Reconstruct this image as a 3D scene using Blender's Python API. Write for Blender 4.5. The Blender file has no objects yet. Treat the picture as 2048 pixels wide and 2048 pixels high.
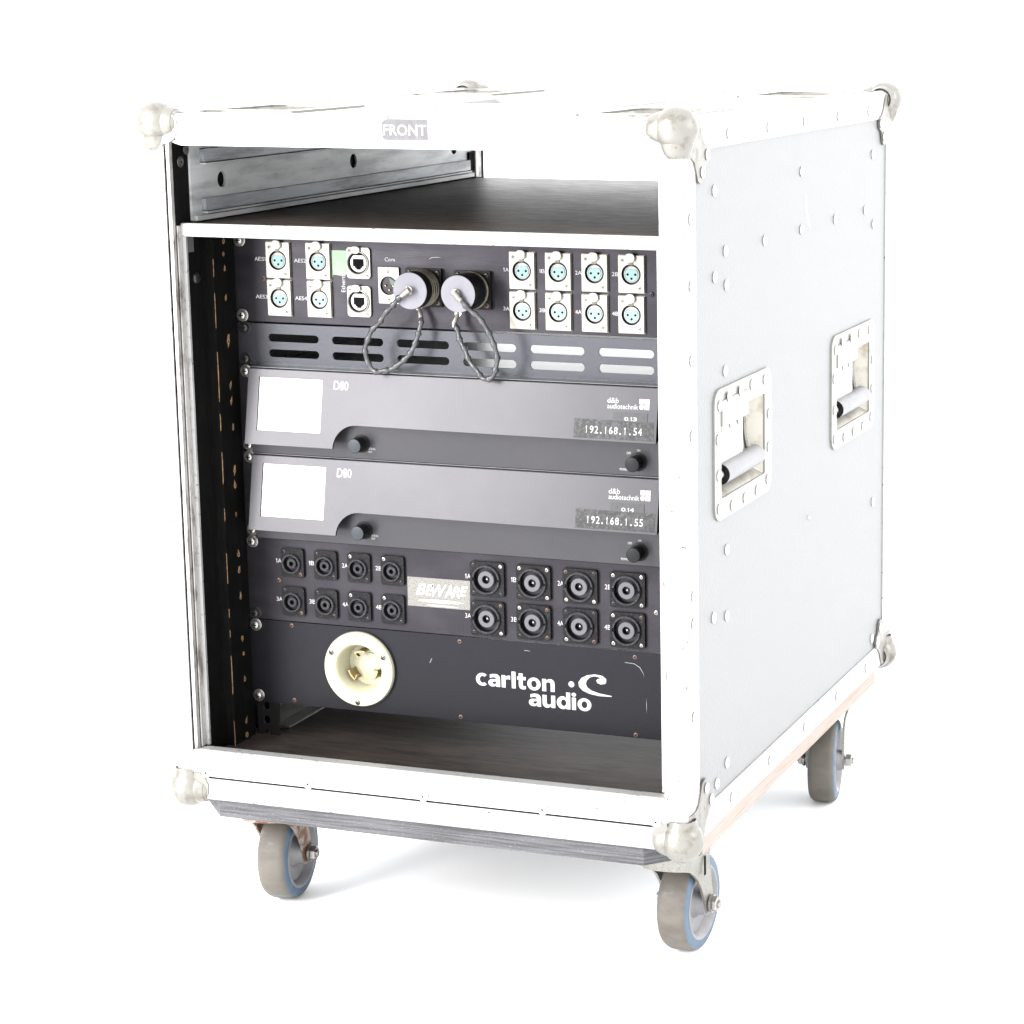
import bpy, bmesh, math, random
from mathutils import Vector, Matrix, geometry
random.seed(7)
MM = 0.001
SC = bpy.context.scene
COL = SC.collection

# ------------------------------------------------------------------ camera
CAMR = ((0.9475129631645305, 0.31969015032497916, -0.004170422084560952),
        (0.05743439863228496, -0.18302974679338732, -0.9814282457941061),
        (-0.31451625472925715, 0.929676459621271, -0.1917842692640361))
cd = bpy.data.cameras.new('camera')
cam = bpy.data.objects.new('camera', cd)
COL.objects.link(cam)
M = Matrix.Identity(4)
for r in range(3):
    M[r][0] = CAMR[0][r]
    M[r][1] = -CAMR[1][r]
    M[r][2] = -CAMR[2][r]
M[0][3], M[1][3], M[2][3] = 1.2752744, -2.0376332, 0.7898797
cam.matrix_world = M
cd.sensor_width = 36.0
cd.lens = 4798.776 / 2048 * 36
cd.shift_x = (1024 - 1464.92) / 2048
cd.shift_y = (950.354 - 1024) / 2048
cd.clip_start, cd.clip_end = 0.05, 200
SC.camera = cam

# ------------------------------------------------------------------ world and lamps
w = bpy.data.worlds.new('World')
SC.world = w
w.use_nodes = True
bg = w.node_tree.nodes['Background']
bg.inputs[0].default_value = (1.0, 1.0, 1.0, 1)
bg.inputs[1].default_value = 1.38


def area(name, loc, target, sx, sy, power, col=(1, 1, 1)):
    l = bpy.data.lights.new(name, 'AREA')
    l.shape = 'RECTANGLE'
    l.size, l.size_y = sx, sy
    l.energy = power
    l.color = col
    o = bpy.data.objects.new(name, l)
    COL.objects.link(o)
    o.location = loc
    o.rotation_euler = (Vector(target) - Vector(loc)).to_track_quat('-Z', 'Y').to_euler()
    return o


area('strip_softbox', (-1.05, -2.3, 0.80), (0.2, 0.1, 0.35), 0.6, 0.7, 27, (1.0, 0.99, 0.98))
area('key_softbox', (-1.2, -2.2, 1.85), (0.22, 0.1, 0.3), 0.9, 1.2, 58, (1.0, 0.985, 0.97))
area('fill_softbox', (3.2, 0.4, 1.6), (0.4, 0.3, 0.2), 1.6, 1.6, 10, (0.97, 0.985, 1.0))
SC.view_settings.view_transform = 'Standard'
SC.view_settings.look = 'None'
SC.view_settings.exposure = 1.5
SC.view_settings.gamma = 1.0


# ------------------------------------------------------------------ materials
def mat(name, col, rough=0.5, metal=0.0, spec=0.5, var=None, var2=None, bump=None, rvar=None, coat=0.0):
    """var/var2 = (scale, colour, lo, hi, stretch) patches of another colour; bump = (scale, strength, stretch)"""
    k = 1.0 if name == 'white_floor' else 0.47       # all colours but the floor's darkened, so exposure lifts the floor shadow
    col = tuple(c * k for c in col)
    var = (var[0], tuple(c * k for c in var[1]), *var[2:]) if var else None
    var2 = (var2[0], tuple(c * k for c in var2[1]), *var2[2:]) if var2 else None
    m = bpy.data.materials.new(name)
    m.use_nodes = True
    nt = m.node_tree
    N, L = nt.nodes, nt.links
    b = N['Principled BSDF']
    b.inputs['Roughness'].default_value = rough
    b.inputs['Metallic'].default_value = metal
    b.inputs['Specular IOR Level'].default_value = spec
    b.inputs['Coat Weight'].default_value = coat
    b.inputs['Base Color'].default_value = (*col, 1)
    geo = N.new('ShaderNodeNewGeometry')

    def noise(scale, stretch, detail=6, rough_=0.6):
        mp = N.new('ShaderNodeMapping')
        mp.inputs['Scale'].default_value = stretch
        L.new(geo.outputs['Position'], mp.inputs['Vector'])
        n = N.new('ShaderNodeTexNoise')
        n.inputs['Scale'].default_value = scale
        n.inputs['Detail'].default_value = detail
        n.inputs['Roughness'].default_value = rough_
        L.new(mp.outputs[0], n.inputs['Vector'])
        return n.outputs['Fac']

    cur = None
    for v in (var, var2):
        if not v:
            continue
        sc, c2, lo, hi, st = v
        rmp = N.new('ShaderNodeMapRange')
        rmp.inputs['From Min'].default_value = lo
        rmp.inputs['From Max'].default_value = hi
        L.new(noise(sc, st), rmp.inputs['Value'])
        mx = N.new('ShaderNodeMix')
        mx.data_type = 'RGBA'
        L.new(rmp.outputs[0], mx.inputs[0])
        if cur is None:
            mx.inputs[6].default_value = (*col, 1)
        else:
            L.new(cur, mx.inputs[6])
        mx.inputs[7].default_value = (*c2, 1)
        cur = mx.outputs[2]
    if cur is not None:
        L.new(cur, b.inputs['Base Color'])
    if rvar:
        sc, lo, hi, st = rvar
        rmp = N.new('ShaderNodeMapRange')
        rmp.inputs['From Min'].default_value = 0.3
        rmp.inputs['From Max'].default_value = 0.7
        rmp.inputs['To Min'].default_value = lo
        rmp.inputs['To Max'].default_value = hi
        L.new(noise(sc, st), rmp.inputs['Value'])
        L.new(rmp.outputs[0], b.inputs['Roughness'])
    if bump:
        sc, s, st = bump
        bp = N.new('ShaderNodeBump')
        bp.inputs['Strength'].default_value = s
        bp.inputs['Distance'].default_value = 0.0006
        L.new(noise(sc, st, 3, 0.5), bp.inputs['Height'])
        L.new(bp.outputs[0], b.inputs['Normal'])
    return m


U3 = (1, 1, 1)
ALU = mat('brushed_aluminium', (0.74, 0.74, 0.735), 0.42, 0.6, var=(48, (0.30, 0.29, 0.27), 0.62, 0.78, (1, 1, 1)),
          var2=(230, (0.10, 0.095, 0.09), 0.60, 0.70, (0.5, 1, 1)), bump=(300, 0.08, (0.15, 1, 1)))
ALUD = mat('dirty_aluminium', (0.80, 0.78, 0.76), 0.5, 0.7, var=(120, (0.30, 0.26, 0.24), 0.48, 0.66, (1, 1, 0.4)),
           var2=(500, (0.16, 0.14, 0.13), 0.62, 0.72, (1, 1, 0.6)))
BALL = mat('zinc_plated_steel', (0.36, 0.35, 0.32), 0.30, 0.7, var=(75, (0.20, 0.175, 0.14), 0.52, 0.74, U3),
           var2=(110, (0.26, 0.14, 0.09), 0.655, 0.73, U3), rvar=(90, 0.25, 0.5, U3))
STEEL = mat('galvanised_steel', (0.46, 0.45, 0.41), 0.42, 0.75, var=(600, (0.26, 0.24, 0.20), 0.52, 0.66, U3),
            var2=(60, (0.42, 0.22, 0.13), 0.62, 0.74, U3))
RUSTY = mat('rust_flecked_steel', (0.60, 0.55, 0.48), 0.5, 0.6, var=(90, (0.30, 0.13, 0.07), 0.42, 0.56, U3),
            var2=(700, (0.22, 0.12, 0.08), 0.55, 0.7, U3))
LAM = mat('grey_laminate', (0.272, 0.279, 0.283), 0.42, 0.0, 0.4, var=(5, (0.272, 0.279, 0.283), 0.4, 0.65, U3),
          bump=(420, 0.55, (1, 1, 0.6)))
LAMT = mat('white_laminate', (0.62, 0.62, 0.61), 0.45, 0.0, 0.4, var=(9, (0.74, 0.74, 0.72), 0.45, 0.7, U3),
           bump=(420, 0.4, U3))
DISH = mat('worn_zinc_dish', (0.56, 0.54, 0.47), 0.4, 0.4, var=(45, (0.36, 0.29, 0.22), 0.50, 0.70, U3))
PLATE = mat('worn_handle_plate', (0.52, 0.515, 0.48), 0.42, 0.5, var=(60, (0.34, 0.31, 0.27), 0.56, 0.72, U3))
RIV = mat('rivet_aluminium', (0.95, 0.95, 0.94), 0.35, 0.3)
DARK = mat('dark_recess', (0.004, 0.004, 0.004), 0.9, 0.0, 0.1)
BLKW = mat('black_painted_ply', (0.0045, 0.0043, 0.0043), 0.65, 0.0, 0.06, var=(180, (0.009, 0.0085, 0.008), 0.5, 0.7, (1, 1, 0.15)),
           var2=(900, (0.06, 0.05, 0.045), 0.74, 0.80, U3))
WOOD = mat('raw_chipped_wood', (0.42, 0.25, 0.12), 0.8, var=(300, (0.20, 0.10, 0.05), 0.45, 0.6, U3))
SHELF = mat('dark_stained_ply', (0.098, 0.072, 0.056), 0.42, 0.0, 0.22, var=(16, (0.020, 0.017, 0.016), 0.42, 0.62, (1, 9, 1)),
            var2=(60, (0.27, 0.225, 0.19), 0.55, 0.70, (0.6, 9, 1)), bump=(90, 0.35, (0.7, 9, 1)), rvar=(40, 0.36, 0.55, (1, 8, 1)))
DECK = mat('dark_stained_floor', (0.046, 0.036, 0.031), 0.55, 0.0, 0.12, var=(16, (0.020, 0.017, 0.016), 0.42, 0.62, (1, 9, 1)),
           var2=(60, (0.085, 0.074, 0.067), 0.56, 0.72, (0.6, 9, 1)), bump=(90, 0.4, (0.7, 9, 1)))
PAINT = mat('black_satin_paint', (0.024, 0.024, 0.029), 0.34, 0.6, 0.12, var2=(1300, (0.26, 0.26, 0.27), 0.77, 0.80, U3),
            bump=(1100, 0.2, U3))
PLY = mat('weathered_ply_edge', (0.135, 0.135, 0.148), 0.75, var=(60, (0.055, 0.055, 0.06), 0.42, 0.60, (0.2, 0.2, 9)),
          var2=(500, (0.34, 0.335, 0.32), 0.60, 0.74, (1, 1, 2)), bump=(300, 0.8, (0.4, 0.4, 5)))
PLYS = mat('bare_ply_edge', (0.52, 0.44, 0.39), 0.7, var=(60, (0.40, 0.31, 0.26), 0.45, 0.65, (0.3, 0.3, 14)))
PANEL = mat('black_anodised_panel', (0.042, 0.039, 0.046), 0.36, 0.75, 0.15, var=(14, (0.054, 0.051, 0.059), 0.45, 0.65, (1, 1, 2)),
            var2=(1500, (0.20, 0.2, 0.2), 0.765, 0.80, U3), bump=(900, 0.10, (0.1, 1, 1)), rvar=(25, 0.30, 0.44, (0.3, 1, 3)))
POWDER = mat('black_powder_coat', (0.085, 0.086, 0.098), 0.33, 0.8, 0.2, var2=(1300, (0.24, 0.24, 0.25), 0.765, 0.80, U3),
             bump=(1100, 0.35, U3))
AMPB = mat('charcoal_amplifier_paint', (0.060, 0.059, 0.065), 0.30, 0.55, 0.22, var=(10, (0.067, 0.065, 0.070), 0.4, 0.65, U3),
           var2=(1600, (0.30, 0.30, 0.31), 0.775, 0.81, U3), bump=(1400, 0.14, U3))
BPLAS = mat('black_plastic', (0.009, 0.009, 0.0105), 0.38, 0.0, 0.10, var=(400, (0.032, 0.031, 0.033), 0.5, 0.7, U3))
GPLAS = mat('grey_plastic', (0.032, 0.032, 0.037), 0.4, 0.0, 0.14, var=(500, (0.085, 0.085, 0.09), 0.5, 0.7, U3))
GPLAS2 = mat('scratched_through_paint', (0.42, 0.42, 0.43), 0.5)
KNOBF = mat('knob_face_grey', (0.050, 0.056, 0.066), 0.45, 0.1, 0.2)
KNOB = mat('knob_black', (0.007, 0.007, 0.008), 0.42, 0.0, 0.12)
NICK = mat('nickel_plate', (0.39, 0.375, 0.335), 0.36, 0.6, var=(350, (0.46, 0.44, 0.39), 0.5, 0.72, U3))
NICKE = mat('worn_nickel_edge', (0.30, 0.28, 0.23), 0.45, 0.7)
WPLAS = mat('white_plastic', (0.58, 0.58, 0.55), 0.4)
TEAL = mat('teal_insert', (0.25, 0.47, 0.45), 0.45)
GREEN = mat('green_insert', (0.03, 0.09, 0.05), 0.4)
OLIVE = mat('olive_contact_housing', (0.055, 0.048, 0.035), 0.45)
GTAPE = mat('pale_green_tape', (0.34, 0.55, 0.33), 0.6, var=(200, (0.42, 0.58, 0.40), 0.45, 0.65, U3))
SCREW = mat('zinc_screw', (0.62, 0.60, 0.57), 0.28, 0.9, var=(500, (0.35, 0.33, 0.30), 0.55, 0.7, U3))
RSCREW = mat('rusty_screw', (0.13, 0.075, 0.058), 0.45, 0.4, 0.4, var=(700, (0.22, 0.17, 0.15), 0.5, 0.65, U3))
BSCREW = mat('black_screw', (0.045, 0.042, 0.042), 0.3, 0.6)
BSCREW2 = mat('dull_screw', (0.26, 0.24, 0.22), 0.3, 0.8)
BRASS = mat('brass', (0.55, 0.42, 0.20), 0.35, 0.9, var=(300, (0.38, 0.30, 0.16), 0.45, 0.65, U3))
OBRASS = mat('dulled_shell_bronze', (0.12, 0.105, 0.075), 0.38, 0.6, var=(200, (0.19, 0.17, 0.12), 0.45, 0.65, U3))
CREAM = mat('cream_nylon', (0.66, 0.63, 0.44), 0.45, var=(30, (0.64, 0.61, 0.42), 0.45, 0.65, U3))
CAPF = mat('lilac_grey_paint', (0.215, 0.21, 0.245), 0.5, 0.0, 0.3, var=(60, (0.24, 0.236, 0.27), 0.4, 0.65, U3))
CORD = mat('grey_cord_sleeve', (0.050, 0.050, 0.056), 0.34, 0.0, 0.5, var=(120, (0.10, 0.10, 0.108), 0.5, 0.66, U3))
WHITE = mat('white_print', (0.62, 0.62, 0.62), 0.6)
SCREEN = mat('white_screen_film', (0.75, 0.75, 0.75), 0.35)
TAPE = mat('black_label_tape', (0.018, 0.018, 0.02), 0.4, 0.0, 0.2, var=(420, (0.12, 0.12, 0.125), 0.48, 0.74, U3),
           var2=(90, (0.07, 0.07, 0.075), 0.52, 0.70, U3))
CTAPE = mat('clear_grey_tape', (0.06, 0.06, 0.065), 0.35, 0.0, 0.2, var=(300, (0.04, 0.04, 0.045), 0.5, 0.62, U3))
FTAPE = mat('faded_front_label', (0.10, 0.096, 0.11), 0.55, var=(160, (0.13, 0.124, 0.138), 0.42, 0.62, (1, 1, 0.12)),
            var2=(300, (0.36, 0.34, 0.37), 0.6, 0.72, (1, 1, 0.1)))
SILVER = mat('silver_grain_sticker', (0.27, 0.258, 0.238), 0.5, 0.1, 0.4, var=(700, (0.16, 0.153, 0.14), 0.48, 0.58, U3))
TREAD = mat('worn_tyre_tread', (0.165, 0.146, 0.122), 0.65, var=(30, (0.105, 0.092, 0.077), 0.46, 0.72, (1, 1, 2)),
            var2=(36, (0.20, 0.24, 0.28), 0.66, 0.74, (0.5, 0.5, 3)))
TYRE = mat('blue_tyre_rubber', (0.075, 0.14, 0.225), 0.5, var=(60, (0.10, 0.17, 0.25), 0.4, 0.65, U3))
RIM = mat('grey_nylon_rim', (0.32, 0.315, 0.33), 0.42, var=(50, (0.26, 0.255, 0.265), 0.45, 0.65, U3))
RUB = mat('grey_rubber_grip', (0.30, 0.30, 0.315), 0.5, var=(90, (0.27, 0.27, 0.28), 0.45, 0.65, U3))
GREYL = mat('grey_paper_patch', (0.12, 0.12, 0.12), 0.7)
SLIDE = mat('pale_slide_metal', (0.92, 0.93, 0.94), 0.45, 0.3, var=(30, (0.48, 0.49, 0.50), 0.42, 0.65, (0.3, 0.3, 2)),
            var2=(240, (0.30, 0.29, 0.28), 0.64, 0.74, (0.3, 0.3, 2)))
SLIDED = mat('grimy_slide_metal', (0.50, 0.53, 0.56), 0.42, 0.5, var=(40, (0.16, 0.16, 0.165), 0.45, 0.68, (1, 0.25, 2)))
CHASS = mat('bare_steel_chassis', (0.36, 0.37, 0.38), 0.32, 0.9, var=(40, (0.24, 0.24, 0.24), 0.45, 0.7, U3))
STRIP = mat('black_steel_rack_strip', (0.016, 0.016, 0.016), 0.5, 0.2, 0.1)
CHAN = mat('dull_steel_channel', (0.16, 0.155, 0.145), 0.45, 0.6, var=(60, (0.08, 0.078, 0.072), 0.45, 0.65, (1, 0.3, 1)))
FLOOR = mat('white_floor', (0.90, 0.905, 0.91), 0.6, 0.0, 0.3, bump=(12, 0.15, U3))


# ------------------------------------------------------------------ mesh helpers (all sizes in millimetres)
class Frame:
    def __init__(s, o, ex, ey, n):
        s.o, s.ex, s.ey, s.n = Vector(o), Vector(ex), Vector(ey), Vector(n)

    def P(s, x, y, d=0.0):
        return s.o + s.ex * x + s.ey * y + s.n * d

    def at(s, x, y, d=0.0):
        return Frame(s.P(x, y, d), s.ex, s.ey, s.n)


XYZ = Frame((0, 0, 0), (1, 0, 0), (0, 1, 0), (0, 0, 1))
LF = Frame((0, 0, 0), (1, 0, 0), (0, 0, -1), (0, -1, 0))     # panel plane: x right, y down, depth to the viewer


def rrect(x0, y0, x1, y1, r=0.0, seg=4):
    if r <= 0:
        return [(x0, y0), (x1, y0), (x1, y1), (x0, y1)]
    out = []
    for cx, cy, a in ((x1 - r, y0 + r, -90), (x1 - r, y1 - r, 0), (x0 + r, y1 - r, 90), (x0 + r, y0 + r, 180)):
        for k in range(seg + 1):
            t = math.radians(a + 90 * k / seg)
            out.append((cx + r * math.cos(t), cy + r * math.sin(t)))
    return out


def circ(cx, cy, r, seg=24, a0=0.0):
    return [(cx + r * math.cos(a0 + 2 * math.pi * k / seg), cy + r * math.sin(a0 + 2 * math.pi * k / seg)) for k in range(seg)]


class MB:
    def __init__(s):
        s.v, s.f, s.m = [], [], []

    def add(s, vs, fs, m=0):
        b = len(s.v)
        s.v += [Vector(x) for x in vs]
        for i, f in enumerate(fs):
            s.f.append([b + k for k in f])
            s.m.append(m[i] if isinstance(m, list) else m)
        return s

    def box(s, x0, x1, y0, y1, z0, z1, m=0, bev=0.0):
        vs = [(x, y, z) for x in (x0, x1) for y in (y0, y1) for z in (z0, z1)]
        fs = [(0, 1, 3, 2), (4, 6, 7, 5), (0, 4, 5, 1), (2, 3, 7, 6), (0, 2, 6, 4), (1, 5, 7, 3)]
        if bev <= 0:
            return s.add(vs, fs, m)
        bm = bmesh.new()
        bv = [bm.verts.new(v) for v in vs]
        for f in fs:
            bm.faces.new([bv[k] for k in f])
        bmesh.ops.bevel(bm, geom=list(bm.edges), offset=bev, segments=1, affect='EDGES', profile=0.5)
        bm.verts.index_update()
        s.add([v.co.copy() for v in bm.verts], [[v.index for v in f.verts] for f in bm.faces], m)
        bm.free()
        return s

    def prism(s, outer, holes, fr, d0, d1, m=0, mside=None, mhole=None):
        """flat outline with holes, extruded from depth d0 to d1 along the frame's normal"""
        loops = [outer] + list(holes)
        pts = [p for l in loops for p in l]
        tris = geometry.tessellate_polygon([[Vector((x, y, 0)) for x, y in l] for l in loops])
        n = len(pts)
        vs = [fr.P(x, y, d1) for x, y in pts] + [fr.P(x, y, d0) for x, y in pts]
        fs, ms = [], []
        mside = m if mside is None else mside
        mhole = mside if mhole is None else mhole
        for t in tris:
            fs.append(list(t)); ms.append(m)
            fs.append([n + k for k in reversed(t)]); ms.append(m)
        b = 0
        for li, l in enumerate(loops):
            k = len(l)
            for i in range(k):
                a, c = b + i, b + (i + 1) % k
                fs.append([a, c, n + c, n + a]); ms.append(mside if li == 0 else mhole)
            b += k
        return s.add(vs, fs, ms)

    def lathe(s, prof, o, ax, seg=24, m=0, a0=0.0, arc=2 * math.pi, cap=False):
        """prof = list of (radius, height) along axis ax from o; m may be a list, one per segment"""
        ax = Vector(ax).normalized()
        u = ax.orthogonal().normalized()
        if abs(ax.z) < 0.9:
            u = Vector((0, 0, 1)) - ax * ax.z
            u.normalize()
        vv = ax.cross(u)
        o = Vector(o)
        full = arc > 6.28
        ns = seg if full else seg + 1
        vs = []
        for r, h in prof:
            for k in range(ns):
                t = a0 + arc * k / seg
                vs.append(o + ax * h + (u * math.cos(t) + vv * math.sin(t)) * r)
        fs, ms = [], []
        for i in range(len(prof) - 1):
            for k in range(seg):
                k2 = (k + 1) % ns
                fs.append([i * ns + k, i * ns + k2, (i + 1) * ns + k2, (i + 1) * ns + k])
                ms.append(m[i] if isinstance(m, list) else m)
        if full and cap:
            if prof[0][0] > 1e-4:
                fs.append([k for k in range(ns)][::-1]); ms.append(m[0] if isinstance(m, list) else m)
            if prof[-1][0] > 1e-4:
                b = (len(prof) - 1) * ns
                fs.append([b + k for k in range(ns)]); ms.append(m[-1] if isinstance(m, list) else m)
        return s.add(vs, fs, ms)

    def tube(s, path, rad, seg=8, m=0):
        P = [Vector(p) for p in path]
        n = len(P)
        vs, fs = [], []
        nrm = None
        for i in range(n):
            t = (P[min(i + 1, n - 1)] - P[max(i - 1, 0)]).normalized()
            if nrm is None:
                nrm = t.orthogonal().normalized()
            nrm = (nrm - t * nrm.dot(t)).normalized()
            b = t.cross(nrm)
            r = rad[i] if isinstance(rad, (list, tuple)) else rad
            for k in range(seg):
                a = 2 * math.pi * k / seg
                vs.append(P[i] + (nrm * math.cos(a) + b * math.sin(a)) * r)
        for i in range(n - 1):
            for k in range(seg):
                k2 = (k + 1) % seg
                fs.append([i * seg + k, i * seg + k2, (i + 1) * seg + k2, (i + 1) * seg + k])
        fs.append(list(range(seg))[::-1])
        fs.append([(n - 1) * seg + k for k in range(seg)])
        return s.add(vs, fs, m)

    def text(s, body, fr, x0, y0, x1, y1, d0=0.05, d1=0.2, m=0, bold=0.0, shear=0.0, rot=False):
        """lettering fitted in the box x0..x1, y0..y1 (y down) of the frame; the figure 1 is drawn with a flag"""
        if '1' in body:
            wts = [0.5 if ch == '1' else (0.35 if ch == '.' else (1.12 if ch in 'AB' else 1.0)) for ch in body]
            tot, cx = sum(wts), x0
            for ch, w_ in zip(body, wts):
                cw = (x1 - x0) * w_ / tot
                gx0, gx1 = cx + cw * 0.04, cx + cw * 0.93
                if ch == '1':
                    q = [(0.36, 0), (0.72, 0), (0.72, 1), (0.44, 1), (0.0, 0.80), (0.0, 0.64), (0.36, 0.76)]
                    s.prism([(gx0 + a * (gx1 - gx0), y1 - b * (y1 - y0)) for a, b in q], [], fr, d0, d1, m)
                elif ch == '.':
                    s.prism(rrect(gx0, y1 - (y1 - y0) * 0.17, gx0 + (y1 - y0) * 0.17, y1), [], fr, d0, d1, m)
                else:
                    s.text(ch, fr, gx0, y0, gx1, y1, d0, d1, m, bold, shear, rot)
                cx += cw
            return s
        vs, fs = text_mesh(body, bold, shear)
        ax, ay = min(v[0] for v in vs), min(v[1] for v in vs)
        bx, by = max(v[0] for v in vs), max(v[1] for v in vs)
        out = []
        for x, y, z in vs:
            u, t = (x - ax) / (bx - ax), (y - ay) / (by - ay)
            d = d1 if z > 1e-4 else d0
            if rot:
                out.append(fr.P(x0 + (1 - t) * (x1 - x0), y1 - u * (y1 - y0), d))
            else:
                out.append(fr.P(x0 + u * (x1 - x0), y1 - t * (y1 - y0), d))
        return s.add(out, fs, m)


_TC = {}


def text_mesh(body, bold, shear):
    k = (body, bold, shear)
    if k not in _TC:
        c = bpy.data.curves.new('lettering', 'FONT')
        c.body = body
        c.offset = bold
        c.shear = shear
        c.extrude = 0.01
        c.resolution_u = 3
        o = bpy.data.objects.new('lettering', c)
        COL.objects.link(o)
        dg = bpy.context.evaluated_depsgraph_get()
        me = bpy.data.meshes.new_from_object(o.evaluated_get(dg))
        _TC[k] = ([tuple(v.co) for v in me.vertices], [list(p.vertices) for p in me.polygons])
        bpy.data.objects.remove(o)
        bpy.data.curves.remove(c)
        bpy.data.meshes.remove(me)
    return _TC[k]


def mesh_of(mb, mats, name, at=Vector((0, 0, 0)), ang=32, smooth=True):
    me = bpy.data.meshes.new(name)
    me.from_pydata([(v - at) * MM for v in mb.v], [], mb.f)
    bm = bmesh.new()
    bm.from_mesh(me)
    bmesh.ops.recalc_face_normals(bm, faces=list(bm.faces))
    bm.to_mesh(me)
    bm.free()
    for m in (mats if isinstance(mats, (list, tuple)) else [mats]):
        me.materials.append(m)
    me.polygons.foreach_set('material_index', mb.m)
    if smooth:
        me.polygons.foreach_set('use_smooth', [True] * len(mb.f))
        me.set_sharp_from_angle(angle=math.radians(ang))
    me.update()
    return me


WL = {}


def link(name, me, parent=None, at=(0, 0, 0), rot=None):
    """place an object whose origin is at the millimetre point `at`; children of unrotated parents use world points"""
    o = bpy.data.objects.new(name, me)
    COL.objects.link(o)
    at = Vector(at)
    WL[o.name] = at
    if parent is not None:
        o.parent = parent
        o.location = (at - WL[parent.name]) * MM
    else:
        o.location = at * MM
    if rot is not None:
        o.rotation_euler = rot
    return o


def part(name, mb, mats, parent, ang=32, label=None):
    """a part modelled in world millimetres; its origin goes to the middle of its box"""
    lo = Vector([min(v[i] for v in mb.v) for i in range(3)])
    hi = Vector([max(v[i] for v in mb.v) for i in range(3)])
    at = (lo + hi) / 2
    o = link(name, mesh_of(mb, mats, name, at, ang), parent, at)
    if label:
        o['label'] = label
    return o


def thing(name, label, cat, at, group=None):
    o = bpy.data.objects.new(name, None)
    COL.objects.link(o)
    o.location = Vector(at) * MM
    o.empty_display_size = 0.05
    o['label'], o['category'] = label, cat
    if group:
        o['group'] = group
    WL[o.name] = Vector(at)
    return o


def sub(name, me, parent, loc, rot=None):
    """a child placed in its parent's own coordinates (mm)"""
    o = bpy.data.objects.new(name, me)
    COL.objects.link(o)
    o.parent = parent
    o.location = Vector(loc) * MM
    if rot is not None:
        o.rotation_euler = rot
    WL[o.name] = WL.get(parent.name, Vector((0, 0, 0))) + Vector(loc)
    return o


RY90, RXP = (0, math.pi / 2, 0), (math.pi / 2, 0, 0)

# ------------------------------------------------------------------ measures of the case
XL, XR, D, H = -13.5, 540.0, 737.0, 691.0
IL, IR = 11.0, 515.5                      # inner faces of the side walls
RX, RZ, YR = 22.0, 567.0, 100.5           # left edge, top and plane of the 19 inch panels
ZF = -145.0

# ------------------------------------------------------------------ setting
fl = MB()
xs = [-9000 + 18000 * k / 24 for k in range(25)]
prof = [(-6000, ZF)] + [(-6000 + 1000 * k, ZF) for k in range(1, 9)]
for k in range(1, 11):
    a = math.radians(9 * k)
    prof.append((2000 + 1500 * math.sin(a), ZF + 1500 * (1 - math.cos(a))))
prof += [(3500, ZF + 2600), (3500, ZF + 4200)]
vs = [(x, y, z) for y, z in prof for x in xs]
n = len(xs)
fs = [[i * n + k, i * n + k + 1, (i + 1) * n + k + 1, (i + 1) * n + k] for i in range(len(prof) - 1) for k in range(n - 1)]
fl.add(vs, fs)
floor = link('floor', mesh_of(fl, FLOOR, 'floor', ang=60))
floor['kind'] = 'structure'

# ------------------------------------------------------------------ flight case
CASE = thing('flight_case', 'aluminium edged grey flight case on castors with an open front and ball corners', 'flight case', (263, 368, ZF))

# ---- panels
side_holes = [rrect(98, 319, 239, 413, 3), rrect(493, 319, 634, 413, 3)]
SF = Frame((XR, 0, 0), (0, 1, 0), (0, 0, 1), (1, 0, 0))          # right side: x = depth, y = up
part('side_panel', MB().prism([(2, 2), (D - 2, 2), (D - 2, H - 2), (2, H - 2)], side_holes, SF, -9, -1.5), LAM, CASE)
part('side_wall', MB().prism([(8, 42), (D - 6, 42), (D - 6, H - 12), (8, H - 12)], side_holes, SF, IR - XR, -9.02), BLKW, CASE)
part('side_panel', MB().box(XL + 1.5, XL + 9, 2, D - 2, 2, H - 2), LAM, CASE)
part('side_wall', MB().box(XL + 9.02, IL, 8, D - 6, 42, H - 12), BLKW, CASE)
TF = Frame((0, 0, H), (1, 0, 0), (0, 1, 0), (0, 0, 1))
cups = [(8, 62, 118, 212), (410, 62, 520, 212), (8, 535, 118, 685), (410, 535, 520, 685)]
cup_holes = [rrect(a + 14, b + 14, c - 14, d - 14, 12) for a, b, c, d in cups]
tray_hole = rrect(182, 262, 374, 392, 6)
part('top_panel', MB().prism([(XL + 2, 2), (XR - 2, 2), (XR - 2, D - 2), (XL + 2, D - 2)], cup_holes + [tray_hole], TF, -9.5, -1.5), LAMT, CASE)
part('top_lining', MB().box(IL, IR, 8, D - 6, H - 24, H - 21.5), BLKW, CASE)
part('floor_panel', MB().box(XL + 3, XR - 3, 4, D - 3, 2, 26), BLKW, CASE)
part('floor_liner', MB().box(IL, IR, 44, D - 6, 26.2, 40, 0, 0.8), DECK, CASE)
part('base_board', MB().prism([(XL + 44, 7), (XR - 48, 7), (XR - 6, 49), (XR - 6, D - 49), (XR - 48, D - 7), (XL + 44, D - 7), (XL + 5, D - 49), (XL + 5, 49)],
                              [], Frame((0, 0, 0), (1, 0, 0), (0, 1, 0), (0, 0, 1)), -19, -0.2), PLY, CASE)
part('base_runner', MB().box(XR - 5.8, XR - 3.6, 52, D - 52, -18.5, -0.5, 0, 0.5), PLYS, CASE, label='bare pinkish plywood edge strip on the right of the base')


# ---- aluminium extrusions
def angle_profile(a, b, t=2.0, r=3.5):
    """L profile: corner at origin, legs a along +x and b along +y, outside rounded"""
    arc = [(r - r * math.cos(math.radians(18 * k)), r - r * math.sin(math.radians(18 * k))) for k in range(6)]
    return [(0, b)] + arc + [(a, 0), (a, t), (t + 1.2, t), (t, t + 1.2), (t, b)]


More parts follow.
